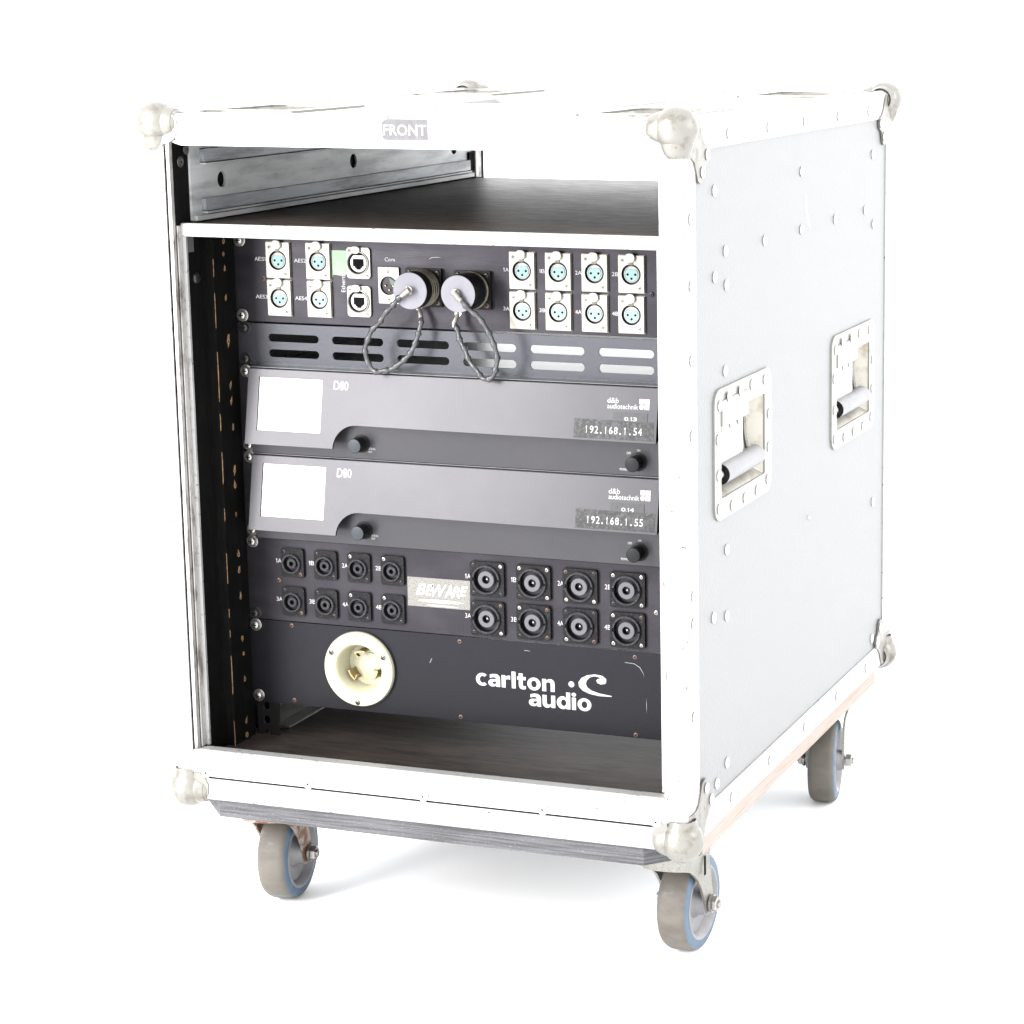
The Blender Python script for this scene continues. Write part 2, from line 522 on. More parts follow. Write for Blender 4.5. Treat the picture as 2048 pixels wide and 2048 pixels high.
def extrude(name, prof2, o, ex, ey, n, length, m=ALU):
    return part(name, MB().prism(prof2, [], Frame(o, ex, ey, n), 0, length), m, CASE, 40)


X, Y, Z = Vector((1, 0, 0)), Vector((0, 1, 0)), Vector((0, 0, 1))
g = 24.0
# front uprights: a wide face, a flange round the side, then a step back towards the wall
extrude('edge_extrusion', angle_profile(19.7, 34), (XL, 0, 23.5), X, Y, Z, 643.3)
extrude('edge_extrusion', angle_profile(19.7, 34), (XR, 0, 23.5), -X, Y, Z, 643.3)
extrude('edge_extrusion', angle_profile(24, 31), (XL + 2, 0, H), Z * -1, Y, X, XR - XL - 4)       # front top
extrude('edge_extrusion', angle_profile(23, 20), (XL + 2, 0, 0), Z, Y, X, XR - XL - 4)            # front bottom
for xx, s in ((XL, 1), (XR, -1)):
    extrude('edge_extrusion', angle_profile(30, 30), (xx, 35, H), Z * -1, X * s, Y, D - 70)       # top sides
    extrude('edge_extrusion', angle_profile(30, 22), (xx, 35, 0), Z, X * s, Y, D - 70)            # bottom sides
    extrude('edge_extrusion', angle_profile(22, 34), (xx, D, 31), X * s, Y * -1, Z, H - 62)       # rear uprights
extrude('edge_extrusion', angle_profile(26, 31), (XL + 2, D, H), Z * -1, Y * -1, X, XR - XL - 4)
extrude('edge_extrusion', angle_profile(26, 20), (XL + 2, D, 0), Z, Y * -1, X, XR - XL - 4)
for x0, x1 in ((7.1, IL), (IR, 519.4)):
    part('upright_step', MB().box(x0, x1, 2.6, 8.6, 26, 664, 0, 0.4), ALUD, CASE)
part('header_strip', MB().prism([(7.2, 664.5), (IL, 664.5), (25, 660.5), (502, 660.5), (IR, 664.5), (519.4, 664.5), (519.4, 666.0), (7.2, 666.0)], [],
                                Frame((0, 0, 0), X, Z, -Y), -7.5, -2.4), ALU, CASE)
# sill under the opening
sf = Frame((0, 0, 0), X, Z, -Y)
part('front_sill', MB().prism([(6.6, 25.0), (519.6, 25.0), (520, 51.2), (518.8, 52.4), (7.8, 52.4), (6.6, 51.2)], [], sf, -2.0, -0.4), ALU, CASE)
part('sill_ledge', MB().box(IL + 0.2, IR - 0.2, 2.1, 13, 50.2, 52.6, 0, 0.5), ALU, CASE)
part('sill_lip', MB().box(IL + 2, IR - 2, 13.1, 17, 41, 52.0, 0, 0.5), ALU, CASE)
for x0, x1, hx in ((IL + 0.1, IL + 5.2, 0), (IR - 7.5, IR - 0.1, 1)):
    fr = Frame((0, 0, 0), X, Z, -Y)
    a = [(x0, 53), (x1, 53), (x1, 572), (x0 + 1, 583) if not hx else (x1 - 1, 583), (x0, 581)] if not hx else [(x0, 53), (x1, 53), (x1, 583), (x0, 573)]
    part('tongue_lip', MB().prism(a, [], fr, -20, -17), ALU, CASE)
part('tongue_channel', MB().box(IL + 0.1, IL + 1.6, 9, 16.9, 53, 582, 0, 0.3), ALUD, CASE)

# ---- shelf across the case
part('shelf', MB().box(IL, IR, 19.1, 703, 571.5, 582.6), SHELF, CASE)
part('shelf_edging', MB().box(IL + 1, IR - 0.5, 15, 19, 571.2, 584.2, 0, 0.8), ALU, CASE)

# ---- drawer slide on the left wall, above the shelf
LW = Frame((IL, 0, 0), Y, Z, X)
sl = MB().prism(rrect(36, 584, 691, 664, 1.5), [circ(94, 621.5, 8, 20), circ(378, 622.5, 8, 20), circ(640, 622.5, 8, 20)], LW, 0.2, 2.6)
slide = part('drawer_slide', sl, SLIDE, CASE)
for z0, z1, dz in ((591.5, 606.5, 5.0), (639.5, 655, 5.0)):
    part('slide_rail', MB().prism(rrect(54, z0 + 2, 676, z1 - 1, 1.2), [], LW, 2.7, 2.6 + dz), SLIDED, slide)
    part('slide_rail_lip', MB().box(IL + 2.7, IL + 9.5, 54, 676, z0 - 1.0, z0 + 1.0, 0, 0.4), SLIDE, slide)
part('slide_foot', MB().box(IL + 2.7, IL + 6.5, 38, 690, 584.1, 589.5, 0, 0.6), SLIDE, slide)
part('slide_notch_shade', MB().box(IL + 2.7, IL + 5.0, 678, 689, 592, 615, 0, 0.3), DARK, slide)  # near-black block put in for the shade of the notch at the rear
part('rear_post', MB().box(IL + 0.1, IL + 7, 692, 709, 583, 664, 0, 0.8), ALUD, CASE)

# ---- rack cleats, steel strips, lower channel
cleat = part('rack_cleat', MB().box(IL + 0.1, RX, 57, 98, 41, 571), BLKW, CASE)
part('rack_cleat', MB().box(RX + 482.6, IR - 0.1, 57, 98, 41, 571), BLKW, CASE)
rr = random.Random(3)
z = 545.0
while z > 60:
    L_ = rr.uniform(6, 55)
    wd = rr.choice((0.2, 0.3, 0.4, 0.7))
    chip = MB().prism([(57 - .15, z), (57 + wd, z - L_ * .3), (57 + wd * .7, z - L_ * .8), (57 - .15, z - L_)], [], Frame((RX, 0, 0), Y, Z, X), -0.6, 0.12)
    part('worn_edge', chip, WOOD, cleat)
    z -= L_ + rr.uniform(3, 38)
holes = [(77.9, 560.8), (76.8, 548.3), (78.0, 532.8), (77.5, 504.2), (78.7, 459.4), (79.2, 414.7), (79.0, 398.1), (80.5, 369.9), (79.8, 326.4), (79.3, 311.0),
         (78.8, 281.3), (80.0, 238.5), (79.8, 220.8), (80.6, 193.2), (80.3, 149.8), (81.5, 132.9), (81.8, 104.9), (80.9, 60.0), (80.8, 45.3)]
for y, z in holes:
    r0 = rr.uniform(1.5, 2.4)
    ol = []
    for k in range(11):
        t = 2 * math.pi * k / 11
        rad = r0 * (1 + 0.3 * rr.random()) * (1 + (rr.uniform(0.5, 1.6) if k in (2, 3, 8) and rr.random() < .45 else 0))
        ol.append((y + rad * math.cos(t), z + rad * 1.15 * math.sin(t)))
    ch = MB().prism(ol, [circ(y + .3, z, r0 * 0.45, 7)], Frame((RX, 0, 0), Y, Z, X), -0.5, 0.15)
    part('screw_hole', ch, WOOD, cleat)
SQ = [rrect(RX + 4.5, z - 4.5, RX + 11.5, z + 4.5, 3) for z in [567 - 44.45 * u - o for u in range(12) for o in (6.35, 22.2, 38.1)] if z > 38]
for x0 in (0, 456.6):
    part('rack_strip', MB().prism([(RX + x0 + .3, 32), (RX + x0 + 25.7, 32), (RX + x0 + 25.7, 571), (RX + x0 + .3, 571)],
                                  [[(a + x0 + 3, b) for a, b in q] for q in SQ], Frame((0, YR + 3.4, 0), X, Z, -Y), -2, 0), STRIP, CASE)
part('floor_channel', MB().box(RX + 4, RX + 6, 128, 430, 40.2, 66, 0, 0.5).box(RX + 6.1, RX + 24, 128, 430, 40.2, 42.4, 0, 0.5)
     .box(RX + 6.1, RX + 12, 128, 430, 63.8, 66, 0, 0.5), CHAN, CASE)
part('wall_bolt', MB().lathe([(6, 0), (6, 1), (4.6, 2.6), (1.6, 3), (1.4, 2), (0, 2)], (IL, 41, 527.5), (1, 0, 0), 14), BSCREW, CASE)
part('wall_patch', MB().box(IL + .05, IL + .5, 20, 39, 554, 570.8), GREYL, CASE)

# ---- rivets
rv = MB().lathe([(4.3, 0), (4.3, 0.75), (5.5, 0.85), (5.3, 1.4), (4.2, 1.95), (1.5, 2.2), (1.2, 2.15)], (0, 0, 0), (0, 0, 1), 18, 0)
rv.lathe([(1.2, 2.17), (0.0, 1.9)], (0, 0, 0), (0, 0, 1), 10, 1)
RIVM = mesh_of(rv, [RIV, DARK], 'rivet')
RIVD = mesh_of(rv, [CHAN, DARK], 'rivet')
for y, z in [(89, 621), (368, 620.5), (647, 622), (367.5, 560), (493, 560.5), (615.5, 560.5), (652, 541.5), (242, 560.3), (120.5, 561.7), (88.5, 540), (122.4, 528.8),
             (118, 446.6), (120.3, 270.5), (119.4, 204.3), (80, 212), (657.4, 212), (118, 54.5), (87, 42.8), (657.3, 44.5)]:
    link('rivet', RIVM, CASE, (XR - 1.5, y, z), RY90)
for y, z in [(128, 672), (252, 672), (375, 672), (501, 672), (626, 672), (130, 15), (255, 15), (380, 15), (505, 15), (630, 15)]:
    link('rivet', RIVM, CASE, (XR, y, z), RY90)
for z in (600, 539, 470, 400, 247.5, 221, 130):
    link('rivet', RIVM, CASE, (XR, 19.5, z), RY90)
for x in (21, 137, 264, 391, 508):
    link('rivet', RIVM, CASE, (x, -0.4 + 0.8, 29.0), RXP)
for y, z in [(21.0, 643.3), (33, 655)]:
    link('rivet', RIVD, CASE, (IL, y, z), RY90)
pin = MB().lathe([(3, 0), (2.8, 1), (1.8, 2.2), (0, 2.6)], (XR - 1.5, 396.4, 246), (1, 0, 0), 10)
part('wall_pin', pin, SCREW, CASE)
part('scuff_mark', MB().prism([(382, 597), (388, 595), (386, 586), (389, 578), (394, 571), (399, 566), (401, 560), (394, 562), (388, 570), (383, 580), (384, 589)], [],
                              SF, -1.55, -1.4), WHITE, CASE)


# ---- ball corners: dome, three necks over the edges, three riveted lobes
def corner(sx, sy, sz):
    dn = 27 if sz > 0 else 21
    """local corner at the origin, legs along +x, +y and -z (then mirrored)"""
    mb = MB()
    c = Vector((9, 9, -9))
    R = 20.5
    mb.lathe([(R * math.sin(math.radians(180 * k / 16)), -R * math.cos(math.radians(180 * k / 16))) for k in range(17)], c, (0, 0, 1), 28)
    for ax, ln in (((1, 0, 0), 26), ((0, 1, 0), 22), ((0, 0, -1), dn)):
        mb.lathe([(0, 2), (16.6, 6), (15.6, 14), (14.2, 19), (13.2, 22), (12.6, ln - 4), (11.4, ln - 1), (9.5, ln + .2), (0, ln + .3)], c, ax, 28)
    side = [(3, 2), (40, 2), (45, 8), (50, 18), (58, 25), (68, 29), (71, 35), (68, 41), (60, 44), (57, 49), (55, 56), (50, 60.5), (44, 60.5), (38, 58), (33, 48), (28, 40), (20, 36), (3, 36)]
    mb.prism(side, [], Frame((0, 0, 0), (0, 1, 0), (0, 0, -1), (-1, 0, 0)), -0.6, 1.3)
    front = [(3, 2), (33, 2), (36.5, 7), (36.5, 17), (33, 24), (27, 28), (21, 29), (20, dn + 3), (17, dn + 8), (10, dn + 9.5), (3, dn + 9)]
    mb.prism(front, [], Frame((0, 0, 0), (1, 0, 0), (0, 0, -1), (0, -1, 0)), -0.6, 1.2)
    top = [(3, 2), (33, 2), (36.5, 8), (34, 18), (26, 24), (22, 34), (14, 38), (3, 38)]
    mb.prism(top, [], Frame((0, 0, 0), (1, 0, 0), (0, 1, 0), (0, 0, 1)), -0.6, 1.2)
    mb.v = [Vector((v.x * sx, v.y * sy, v.z * sz)) for v in mb.v]
    return mb


for cx, sx in ((XL, 1), (XR, -1)):
    for cy, sy in ((0, 1), (D, -1)):
        for cz, sz in ((H, 1), (0, -1)):
            o = link('ball_corner', mesh_of(corner(sx, sy, sz), BALL, 'ball_corner', ang=45), CASE, (cx, cy, cz))
            if sx < 0:
                for yy, zz in ((63, 35), (49.5, 50.5)):
                    sub('rivet', RIVM, o, (1.2, yy * sy, -zz * sz), RY90)


# ---- recessed spring handles in the right side
def handle(y0):
    fr = Frame((XR, y0, 368.0), Y, Z, X)       # x from -88.5 to 88.5, y from -64 to 64
    outl = rrect(-88.5, -64, 88.5, 64, 15, 5)
    hole = rrect(-69, -43, 66, 39, 2)
    rec = rrect(-52, -28, 49, 30, 3)
    root = part('recessed_handle', MB().prism(outl, [hole], fr, -1.4, 0.6), PLATE, CASE)
    tray = MB()
    hv = rrect(-69, -43, 66, 39, 2)
    vs = [fr.P(x, y, -1.3) for x, y in hv] + [fr.P(x, y, -21) for x, y in rec]
    n_ = len(hv)
    fs_ = [[i, (i + 1) % n_, n_ + (i + 1) % n_, n_ + i] for i in range(n_)] + [[n_ + i for i in range(n_)]]
    tray.add(vs, fs_)
    part('handle_dish', tray, DISH, root)
    part('hinge_leaf', MB().prism(rrect(-69, 27, 10, 52, 1), [], fr, 0.7, 2.0), PLATE, root)
    part('bail_plate', MB().prism(rrect(-60, -16, 8, 26.5, 2), [], fr, -6, -3.5), ALU, root)
    for yy in (22, 38):
        part('bail_arm', MB().tube([fr.P(yy, 30, -12), fr.P(yy, 4, -11), fr.P(yy, -14, -8)], 3.2 if yy == 38 else 2.0, 8), STEEL, root)
    part('grip', MB().lathe([(5.0, 0), (10.4, 0), (10.4, 1), (10.4, 112), (8.2, 116), (4.6, 116)], fr.P(-62, -21, -4), (0, 1, 0), 20, [1, 1, 0, 0, 0]), [RUB, BPLAS], root)
    part('grip_rod', MB().lathe([(0, 0), (4.4, 0), (4.4, 128), (0, 128)], fr.P(-67.5, -21, -4), (0, 1, 0), 14), RIV, root)
    for yy, zz in [(-51, 54), (-15, 54), (24, 54), (66, 53), (-74, 48), (-79, 16), (-78, -19), (-77, -52), (-38, -56), (1, -56), (40, -56), (75, -51), (79, -18), (80, 16)]:
        link('rivet', RIVM, root, fr.P(yy, zz, 1.9 if zz > 50 and yy < 10 else 0.6), RY90)
    for yy, zz in [(-53, 24), (-28, 24), (-4, 24)]:
        link('rivet', RIVM, root, fr.P(yy, zz, -3.5), RY90)


handle(170.5)
handle(566.5)

# ---- stacking cups and tray let into the lid
for a, b, c, d in cups:
    rim = part('stacking_cup', MB().prism(rrect(a, b, c, d, 6), [rrect(a + 14, b + 14, c - 14, d - 14, 12)], TF, -1.4, 0.9), BALL, CASE)
    hv = rrect(a + 14, b + 14, c - 14, d - 14, 12)
    bv = rrect(a + 26, b + 26, c - 26, d - 26, 8)
    n_ = len(hv)
    t = MB().add([TF.P(x, y, -1.2) for x, y in hv] + [TF.P(x, y, -17) for x, y in bv],
                 [[i, (i + 1) % n_, n_ + (i + 1) % n_, n_ + i] for i in range(n_)] + [[n_ + i for i in range(n_)]])
    part('cup_bowl', t, BALL, rim)
rim = part('label_tray', MB().prism(rrect(174, 254, 382, 400, 5), [tray_hole], TF, -1.4, 0.9), ALU, CASE)
part('tray_floor', MB().prism(rrect(181, 261, 375, 393, 3), [], TF, -9.4, -6), LAMT, rim)

# ---- FRONT label
lab = part('front_label', MB().prism([(241, 690 - 5), (246.5, 690 - 1.6), (288.6, 690 - 1.6), (289.2, 669.0), (246, 668.4), (242, 670)], [], sf, 0.05, 0.35), FTAPE, CASE)
FF = Frame((0, 0, H), X, -Z, -Y)
part('lettering', MB().text('FRONT', FF, 243.4, 7.9, 287.6, 17.9, 0.4, 0.65, 0, 0.012), WHITE, lab)

# ---- castors
WH = MB().lathe([(36.5, -16), (44.5, -16), (47.2, -14.6), (48.9, -12.0), (50, -9), (50, 9), (48.9, 12.0), (47.2, 14.6), (44.5, 16), (36.5, 16)],
                (0, 0, 0), (1, 0, 0), 48, [0, 0, 1, 1, 1, 1, 1, 0, 0])
TYREM = mesh_of(WH, [TYRE, TREAD], 'tyre', ang=50)
RIMM = mesh_of(MB().lathe([(8, -21), (12.5, -21), (13.5, -12), (17, -8), (31, -8.5), (34, -14.5), (36.4, -16.6), (38.2, -16.4), (38.2, 16.4), (36.4, 16.6), (34, 14.5), (31, 8.5), (17, 8), (13.5, 12), (12.5, 21), (8, 21)],
                          (0, 0, 0), (1, 0, 0), 40), RIM, 'rim', ang=40)
AXM = mesh_of(MB().lathe([(0, -34), (4, -34), (4, 34.5), (0, 34.5)], (0, 0, 0), (1, 0, 0), 12).lathe([(9.2, 24.6), (9.2, 27), (7.5, 27)], (0, 0, 0), (1, 0, 0), 20)
              .lathe([(7.6, 27), (8.2, 28), (8.2, 31.5), (7.4, 32.5), (3.9, 32.5)], (0, 0, 0), (1, 0, 0), 6).lathe([(3.9, -32), (7.4, -32), (8.2, -31), (8.2, -25), (7.6, -24.5)], (0, 0, 0), (1, 0, 0), 6), SCREW, 'axle_bolt', ang=25)


def fork_mesh():
    """stamped fork: skirt bent round the front of the swivel, two legs sweeping back to the axle (trail +y)"""
    ctrl_b = [(-31, -37), (-26, -38.5), (-18, -41), (-8, -45), (2, -51), (12, -59), (22, -71), (30, -86), (34, -97), (38, -104), (44, -107), (50, -104), (53, -98), (54, -92)]
    ctrl_t = [(-31, -22.5), (26, -22.5), (36, -33), (43, -46), (48, -64), (51, -80), (54, -91)]

    def lerp(c, u):
        for (a, b), (e, f) in zip(c, c[1:]):
            if a <= u <= e:
                return b + (f - b) * (u - a) / (e - a)
        return c[-1][1]

    w_ = 23.0
    cols = []
    us = [54, 53, 51, 48, 45, 42, 38, 35, 32, 29, 26, 23, 20, 16, 12, 8, 4, 0, -4, -8]
    for u in us:
        cols.append((w_, u, u))
    for k in range(1, 16):
        a = math.pi * k / 16
        cols.append((w_ * math.cos(a), -8 - w_ * math.sin(a), -8 - w_ * math.sin(a)))
    for u in reversed(us):
        cols.append((-w_, u, u))
    nz = 7
    vs = []
    for x, y, u in cols:
        zb, zt = lerp(ctrl_b, u), lerp(ctrl_t, u)
        for k in range(nz):
            f = k / (nz - 1)
            z_ = zb + (zt - zb) * f
            fl_ = 1 + 0.36 * (max(0, (z_ + 50) / 27.5) ** 1.5) if z_ > -50 else 1.0
            vs.append((x * fl_, y * (fl_ if y < 0 else 1), z_))
    nc = len(cols)
    fs = [[i * nz + k, (i + 1) * nz + k, (i + 1) * nz + k + 1, i * nz + k + 1] for i in range(nc - 1) for k in range(nz - 1)]
    bm = bmesh.new()
    bv = [bm.verts.new(v) for v in vs]
    for f in fs:
        bm.faces.new([bv[k] for k in f])
    bmesh.ops.recalc_face_normals(bm, faces=list(bm.faces))
    bmesh.ops.solidify(bm, geom=list(bm.faces), thickness=2.6)
    bm.verts.index_update()
    mb = MB().add([v.co.copy() for v in bm.verts], [[v.index for v in f.verts] for f in bm.faces])
    bm.free()
    mb.lathe([(10, -29.5), (26, -28.5), (27.4, -26.5), (27.4, -24.5), (33.5, -23.4), (33.5, -21.6), (10, -21.5)], (0, 0, 0), (0, 0, 1), 32)
    mb.box(-33, 33, -34, 34, -21.4, -19.1, 0, 0.8)
    return mb


FORK = fork_mesh()
FM = mesh_of(FORK, STEEL, 'castor', ang=38)
FMR = mesh_of(FORK, RUSTY, 'castor', ang=38)
for i, (cx, cy, rz, me) in enumerate([(45.0, 80, 6.0, FMR), (494.3, 77, -2.8, FM), (490.5, 648, 189.0, FM), (45.0, 648, 176.0, FMR)]):
    o = link('castor', me, CASE, (cx, cy, 0), (0, 0, math.radians(rz)))
    if i == 0:
        o['label'] = 'castor with a rust stained fork'
    sub('tyre', TYREM, o, (0, 44, -95))
    sub('rim', RIMM, o, (0, 44, -95))
    sub('axle_bolt', AXM, o, (0, 44, -95))
    sub('fork_slot', mesh_of(MB().box(25.8, 26.7, 22, 26, -58, -38, 0, 0.3), DARK, 'fork_slot'), o, (0, 0, 0))

# ------------------------------------------------------------------ rack units
PF = Frame((RX, YR, RZ), X, -Z, -Y)


def pan_screw(r, h, m, name):
    mb = MB().lathe([(r, 0), (r * 0.97, h * .35), (r * 0.75, h * .8), (r * 0.35, h), (0, h)], (0, 0, 0), (0, -1, 0), 16, 0)
    a, b = r * 0.55, r * 0.14
    mb.box(-a, a, -h * 1.04, -h * .8, -b, b, 1)
    mb.box(-b, b, -h * 1.05, -h * .8, -a, a, 1)
    mb.v = [Vector((v.x * .86 - v.z * .5, v.y, v.x * .5 + v.z * .86)) for v in mb.v]
    return mesh_of(mb, [m, DARK], name)


RACKS = MB().lathe([(6.6, 0), (6.6, 0.8), (6.2, 1.1), (4, 1.1)], (0, 0, 0), (0, -1, 0), 20, 0)
RACKS.lathe([(5.0, 1.0), (4.9, 2.2), (3.9, 3.6), (1.8, 4.3), (0, 4.4)], (0, 0, 0), (0, -1, 0), 18, 0)
RACKS.box(-2.6, 2.6, -4.55, -3.2, -.6, .6, 1).box(-.6, .6, -4.56, -3.2, -2.6, 2.6, 1)
RS1 = mesh_of(RACKS, [SCREW, DARK], 'rack_screw')
RS2 = mesh_of(RACKS, [BSCREW, DARK], 'rack_screw')
CS_N = pan_screw(1.75, 0.5, NICK, 'screw')
CS_R = pan_screw(2.0, 0.7, RSCREW, 'screw')
CS_Z = pan_screw(2.0, 0.7, SCREW, 'screw')
CS_B = pan_screw(1.9, 0.6, BSCREW, 'screw')
CV_R = pan_screw(2.7, 1.2, RSCREW, 'cover_screw')
CV_B = pan_screw(2.7, 1.4, BSCREW, 'cover_screw')


def rack_screws(t, zs, mats):
    for z_, m in zip(zs, mats):
        link('rack_screw', m, t, PF.P(7.0, z_, 3.2))
        link('rack_screw', RS1, t, PF.P(482.6 - 7.0, z_, 3.2))


def faceplate(t, z0, z1, m, thick=3.0, holes=(), r=0.8):
    return part('faceplate', MB().prism(rrect(0, z0, 482.6, z1, r, 2), list(holes), PF, 0, thick), m, t)


def at_panel(x, z, d=3.0):
    return PF.P(x, z, d)


# ======== patch panel (2U)
pp = thing('patch_panel', 'black patch panel of silver XLR sockets and two capped multipin connectors, topmost in the rack', 'rack panel', PF.P(241.3, 88, 0))
faceplate(pp, 0.4, 88.3, PANEL)
rack_screws(pp, (6.35, 82.55), (RS1, RS1))

# XLR socket prototype, flange 26.2 x 35.6 centred on the origin
fl_ = MB().prism(rrect(-13.1, -17.8, 13.1, 17.8, .4, 1), [circ(0, 0.2, 9.9, 28)], LF, 0, 3.4, 0, 1, 1)
fl_.prism(rrect(-13.7, -18.4, 13.7, 18.4, .4, 1), [circ(0, 0.2, 10.4, 28)], LF, 0, 1.2, 1)
fl_.lathe([(9.9, 3.3), (9.9, -2), (7.2, -2)], (0, 0, -0.2), (0, -1, 0), 28, 2)
XF = mesh_of(fl_, [NICK, NICKE, DARK], 'xlr_socket')
ins = MB().lathe([(8.1, -2), (7.9, 1.9), (7.5, 2.2), (7.1, 2.2), (7.0, 1.2), (0, 1.2)], (0, 0, -0.2), (0, -1, 0), 28, 0)
XI = mesh_of(ins, [WPLAS], 'insert_ring')
fl2 = []
for k in range(28):
    t = 2 * math.pi * k / 28
    x_, y_ = 6.5 * math.cos(t), 6.5 * math.sin(t)
    fl2.append((x_, max(y_, -4.6) + .4))
te = MB().prism(fl2, [], LF, 1.25, 2.3, 0)
for hx, hy in ((-3.9, .4), (3.9, .4), (0, 4.3)):
    te.prism(circ(hx, hy, 1.25, 10), [], LF, 2.31, 2.42, 1)
XT = mesh_of(te, [TEAL, DARK], 'contact_insert')
la = MB().prism(rrect(-5.0, -20.0, 4.6, -11.4, 3.6), [], LF, 3.5, 6.2, 0)
la.prism(rrect(-2.4, -11.6, 2.2, -8.8, .3), [], LF, 2.0, 4.2, 1)
XLt = mesh_of(la, [WPLAS, OBRASS], 'release_latch', ang=50)


def xlr(x, z):
    o = link('xlr_socket', XF, pp, at_panel(x, z))
    sub('insert_ring', XI, o, (0, 0, 0))
    sub('contact_insert', XT, o, (0, 0, 0))
    sub('release_latch', XLt, o, (0, 0, 0))
    sub('screw', CS_N, o, (-8.9, -3.4, 13.0))
    sub('screw', CS_N, o, (8.6, -3.4, -13.4))


for x, z in ((51.2, 25.2), (96.2, 25.2), (51.2, 63.4), (96.2, 63.2)):
    xlr(x, z)
for k in range(4):
    xlr(317.4 + 37.8 * k, 27.6)
    xlr(317.0 + 37.8 * k, 66.6)
# ethernet sockets
ef = MB().prism(rrect(-12.9, -15.4, 12.9, 15.4, 3.2), [circ(-0.4, 0, 11.2, 28)], LF, 0, 2.4, 0, 1, 1)
ef.lathe([(11.9, 2.3), (11.9, 3.6), (11.0, 3.8), (10.6, 2.0), (10.4, -3), (8.9, -3)], (-.4, 0, 0), (0, -1, 0), 28, [0, 0, 0, 2, 2])
EFM = mesh_of(ef, [NICK, NICKE, DARK], 'ethernet_socket')
ei = MB().lathe([(9.2, -3), (9.0, 1.4), (0, 1.4)], (-.4, 0, 0), (0, -1, 0), 28, 0)
st = [(-5.9, -4), (5.9, -4), (5.9, 3.4), (4.0, 3.4), (4.0, 5.0), (2.4, 5.0), (2.4, 6.6), (-2.4, 6.6), (-2.4, 5.0), (-4.0, 5.0), (-4.0, 3.4), (-5.9, 3.4)]
ei.prism([(x - .4, y) for x, y in st], [], LF, 1.42, 1.6, 1)
EIM = mesh_of(ei, [mat('jack_shield_grey', (0.55, 0.56, 0.58), 0.4, 0.3), DARK], 'jack_insert')
el = MB().prism(rrect(-6.6, -16.6, 2.6, -9.6, 3.0), [], LF, 2.5, 5.0, 0)
el.prism(rrect(-4.4, -9.6, 4.4, -7.9, .6), [], LF, 2.0, 4.4, 1)
ELM = mesh_of(el, [WPLAS, DARK], 'release_latch', ang=50)
for x, z in ((140.8, 25.6), (140.2, 63.9)):
    o = link('ethernet_socket', EFM, pp, at_panel(x, z))
    sub('jack_insert', EIM, o, (0, 0, 0))
    sub('release_latch', ELM, o, (0, 0, 0))
    sub('screw', CS_N, o, (-9.4, -2.4, 12.0))
    sub('screw', CS_N, o, (9.4, -2.4, -12.0))
part('green_tape', MB().prism([(110.4, 13.8), (128.5, 13.8), (128.2, 37.4), (125, 37.6), (125, 39.5), (111.5, 38), (110.6, 42)], [], PF, 3.05, 3.3), GTAPE, pp)
# com socket
cf = MB().prism(rrect(-11.3, -18, 11.3, 18, .8, 2), [circ(0, 0.2, 9.4, 28)], LF, 0, 2.6, 0, 1, 1)
cf.lathe([(9.4, 2.5), (9.3, -6), (0, -6)], (0, 0, -.2), (0, -1, 0), 28, 2)
o = link('com_socket', mesh_of(cf, [NICK, NICKE, OLIVE], 'com_socket'), pp, at_panel(173.6, 46.8))
sub('contact_pin', mesh_of(MB().lathe([(1.2, -6), (1.2, 1.4), (.6, 2), (0, 2)], (0, 0, 0), (0, -1, 0), 10), BRASS, 'contact_pin'), o, (-4.2, 0, -.4))
sub('contact_pin', bpy.data.meshes['contact_pin'], o, (0, 0, -4.6))
sub('contact_pin', bpy.data.meshes['contact_pin'], o, (4.2, 0, -.4))
sub('key_block', mesh_of(MB().prism([(0, -7.5), (8, -3), (8.4, 2), (4, 1), (1, -2)], [], LF, -5.9, 1.0), GREEN, 'key_block'), o, (0, 0, 0))
sub('screw', CS_N, o, (-.2, -2.6, 13.6))
sub('screw', CS_N, o, (.2, -2.6, -13.8))

# multipin connectors with tethered dust caps
C1 = [(213.7, 46.3, 43.0), (204.7, 52.7, 42), (199.1, 57.4, 40.5), (189.5, 65.7, 38.5), (178.9, 77.5, 36.2), (169.1, 87.6, 34.8), (162.2, 98.5, 33.3), (159.2, 108.4, 31.9),
      (160.4, 120.9, 30.4), (168.5, 129.9, 29.0), (175.5, 128.9, 27.6), (181.6, 127.6, 26.1), (191.6, 122.1, 24.7), (202.7, 112.2, 23.2), (208.1, 101.7, 21.8), (212.0, 91.3, 20.3),
      (213.1, 82.0, 17.9), (212.3, 75.4, 15.0)]
C2 = [(264.2, 47.1, 44.5), (269.8, 53.9, 43.5), (276.8, 62.4, 41), (287.0, 72.4, 38), (294.3, 85.2, 35.9), (298.9, 96.3, 34.4), (301.1, 109.3, 32.8), (299.2, 120.8, 31.3), (293.2, 129.9, 29.8),
      (284.0, 131.4, 28.2), (276.9, 125.0, 26.7), (268.1, 114.4, 25.2), (262.9, 105.3, 23.6), (257.8, 96.2, 22.1), (254.0, 87.0, 20.6), (249.8, 79.7, 18.3)]


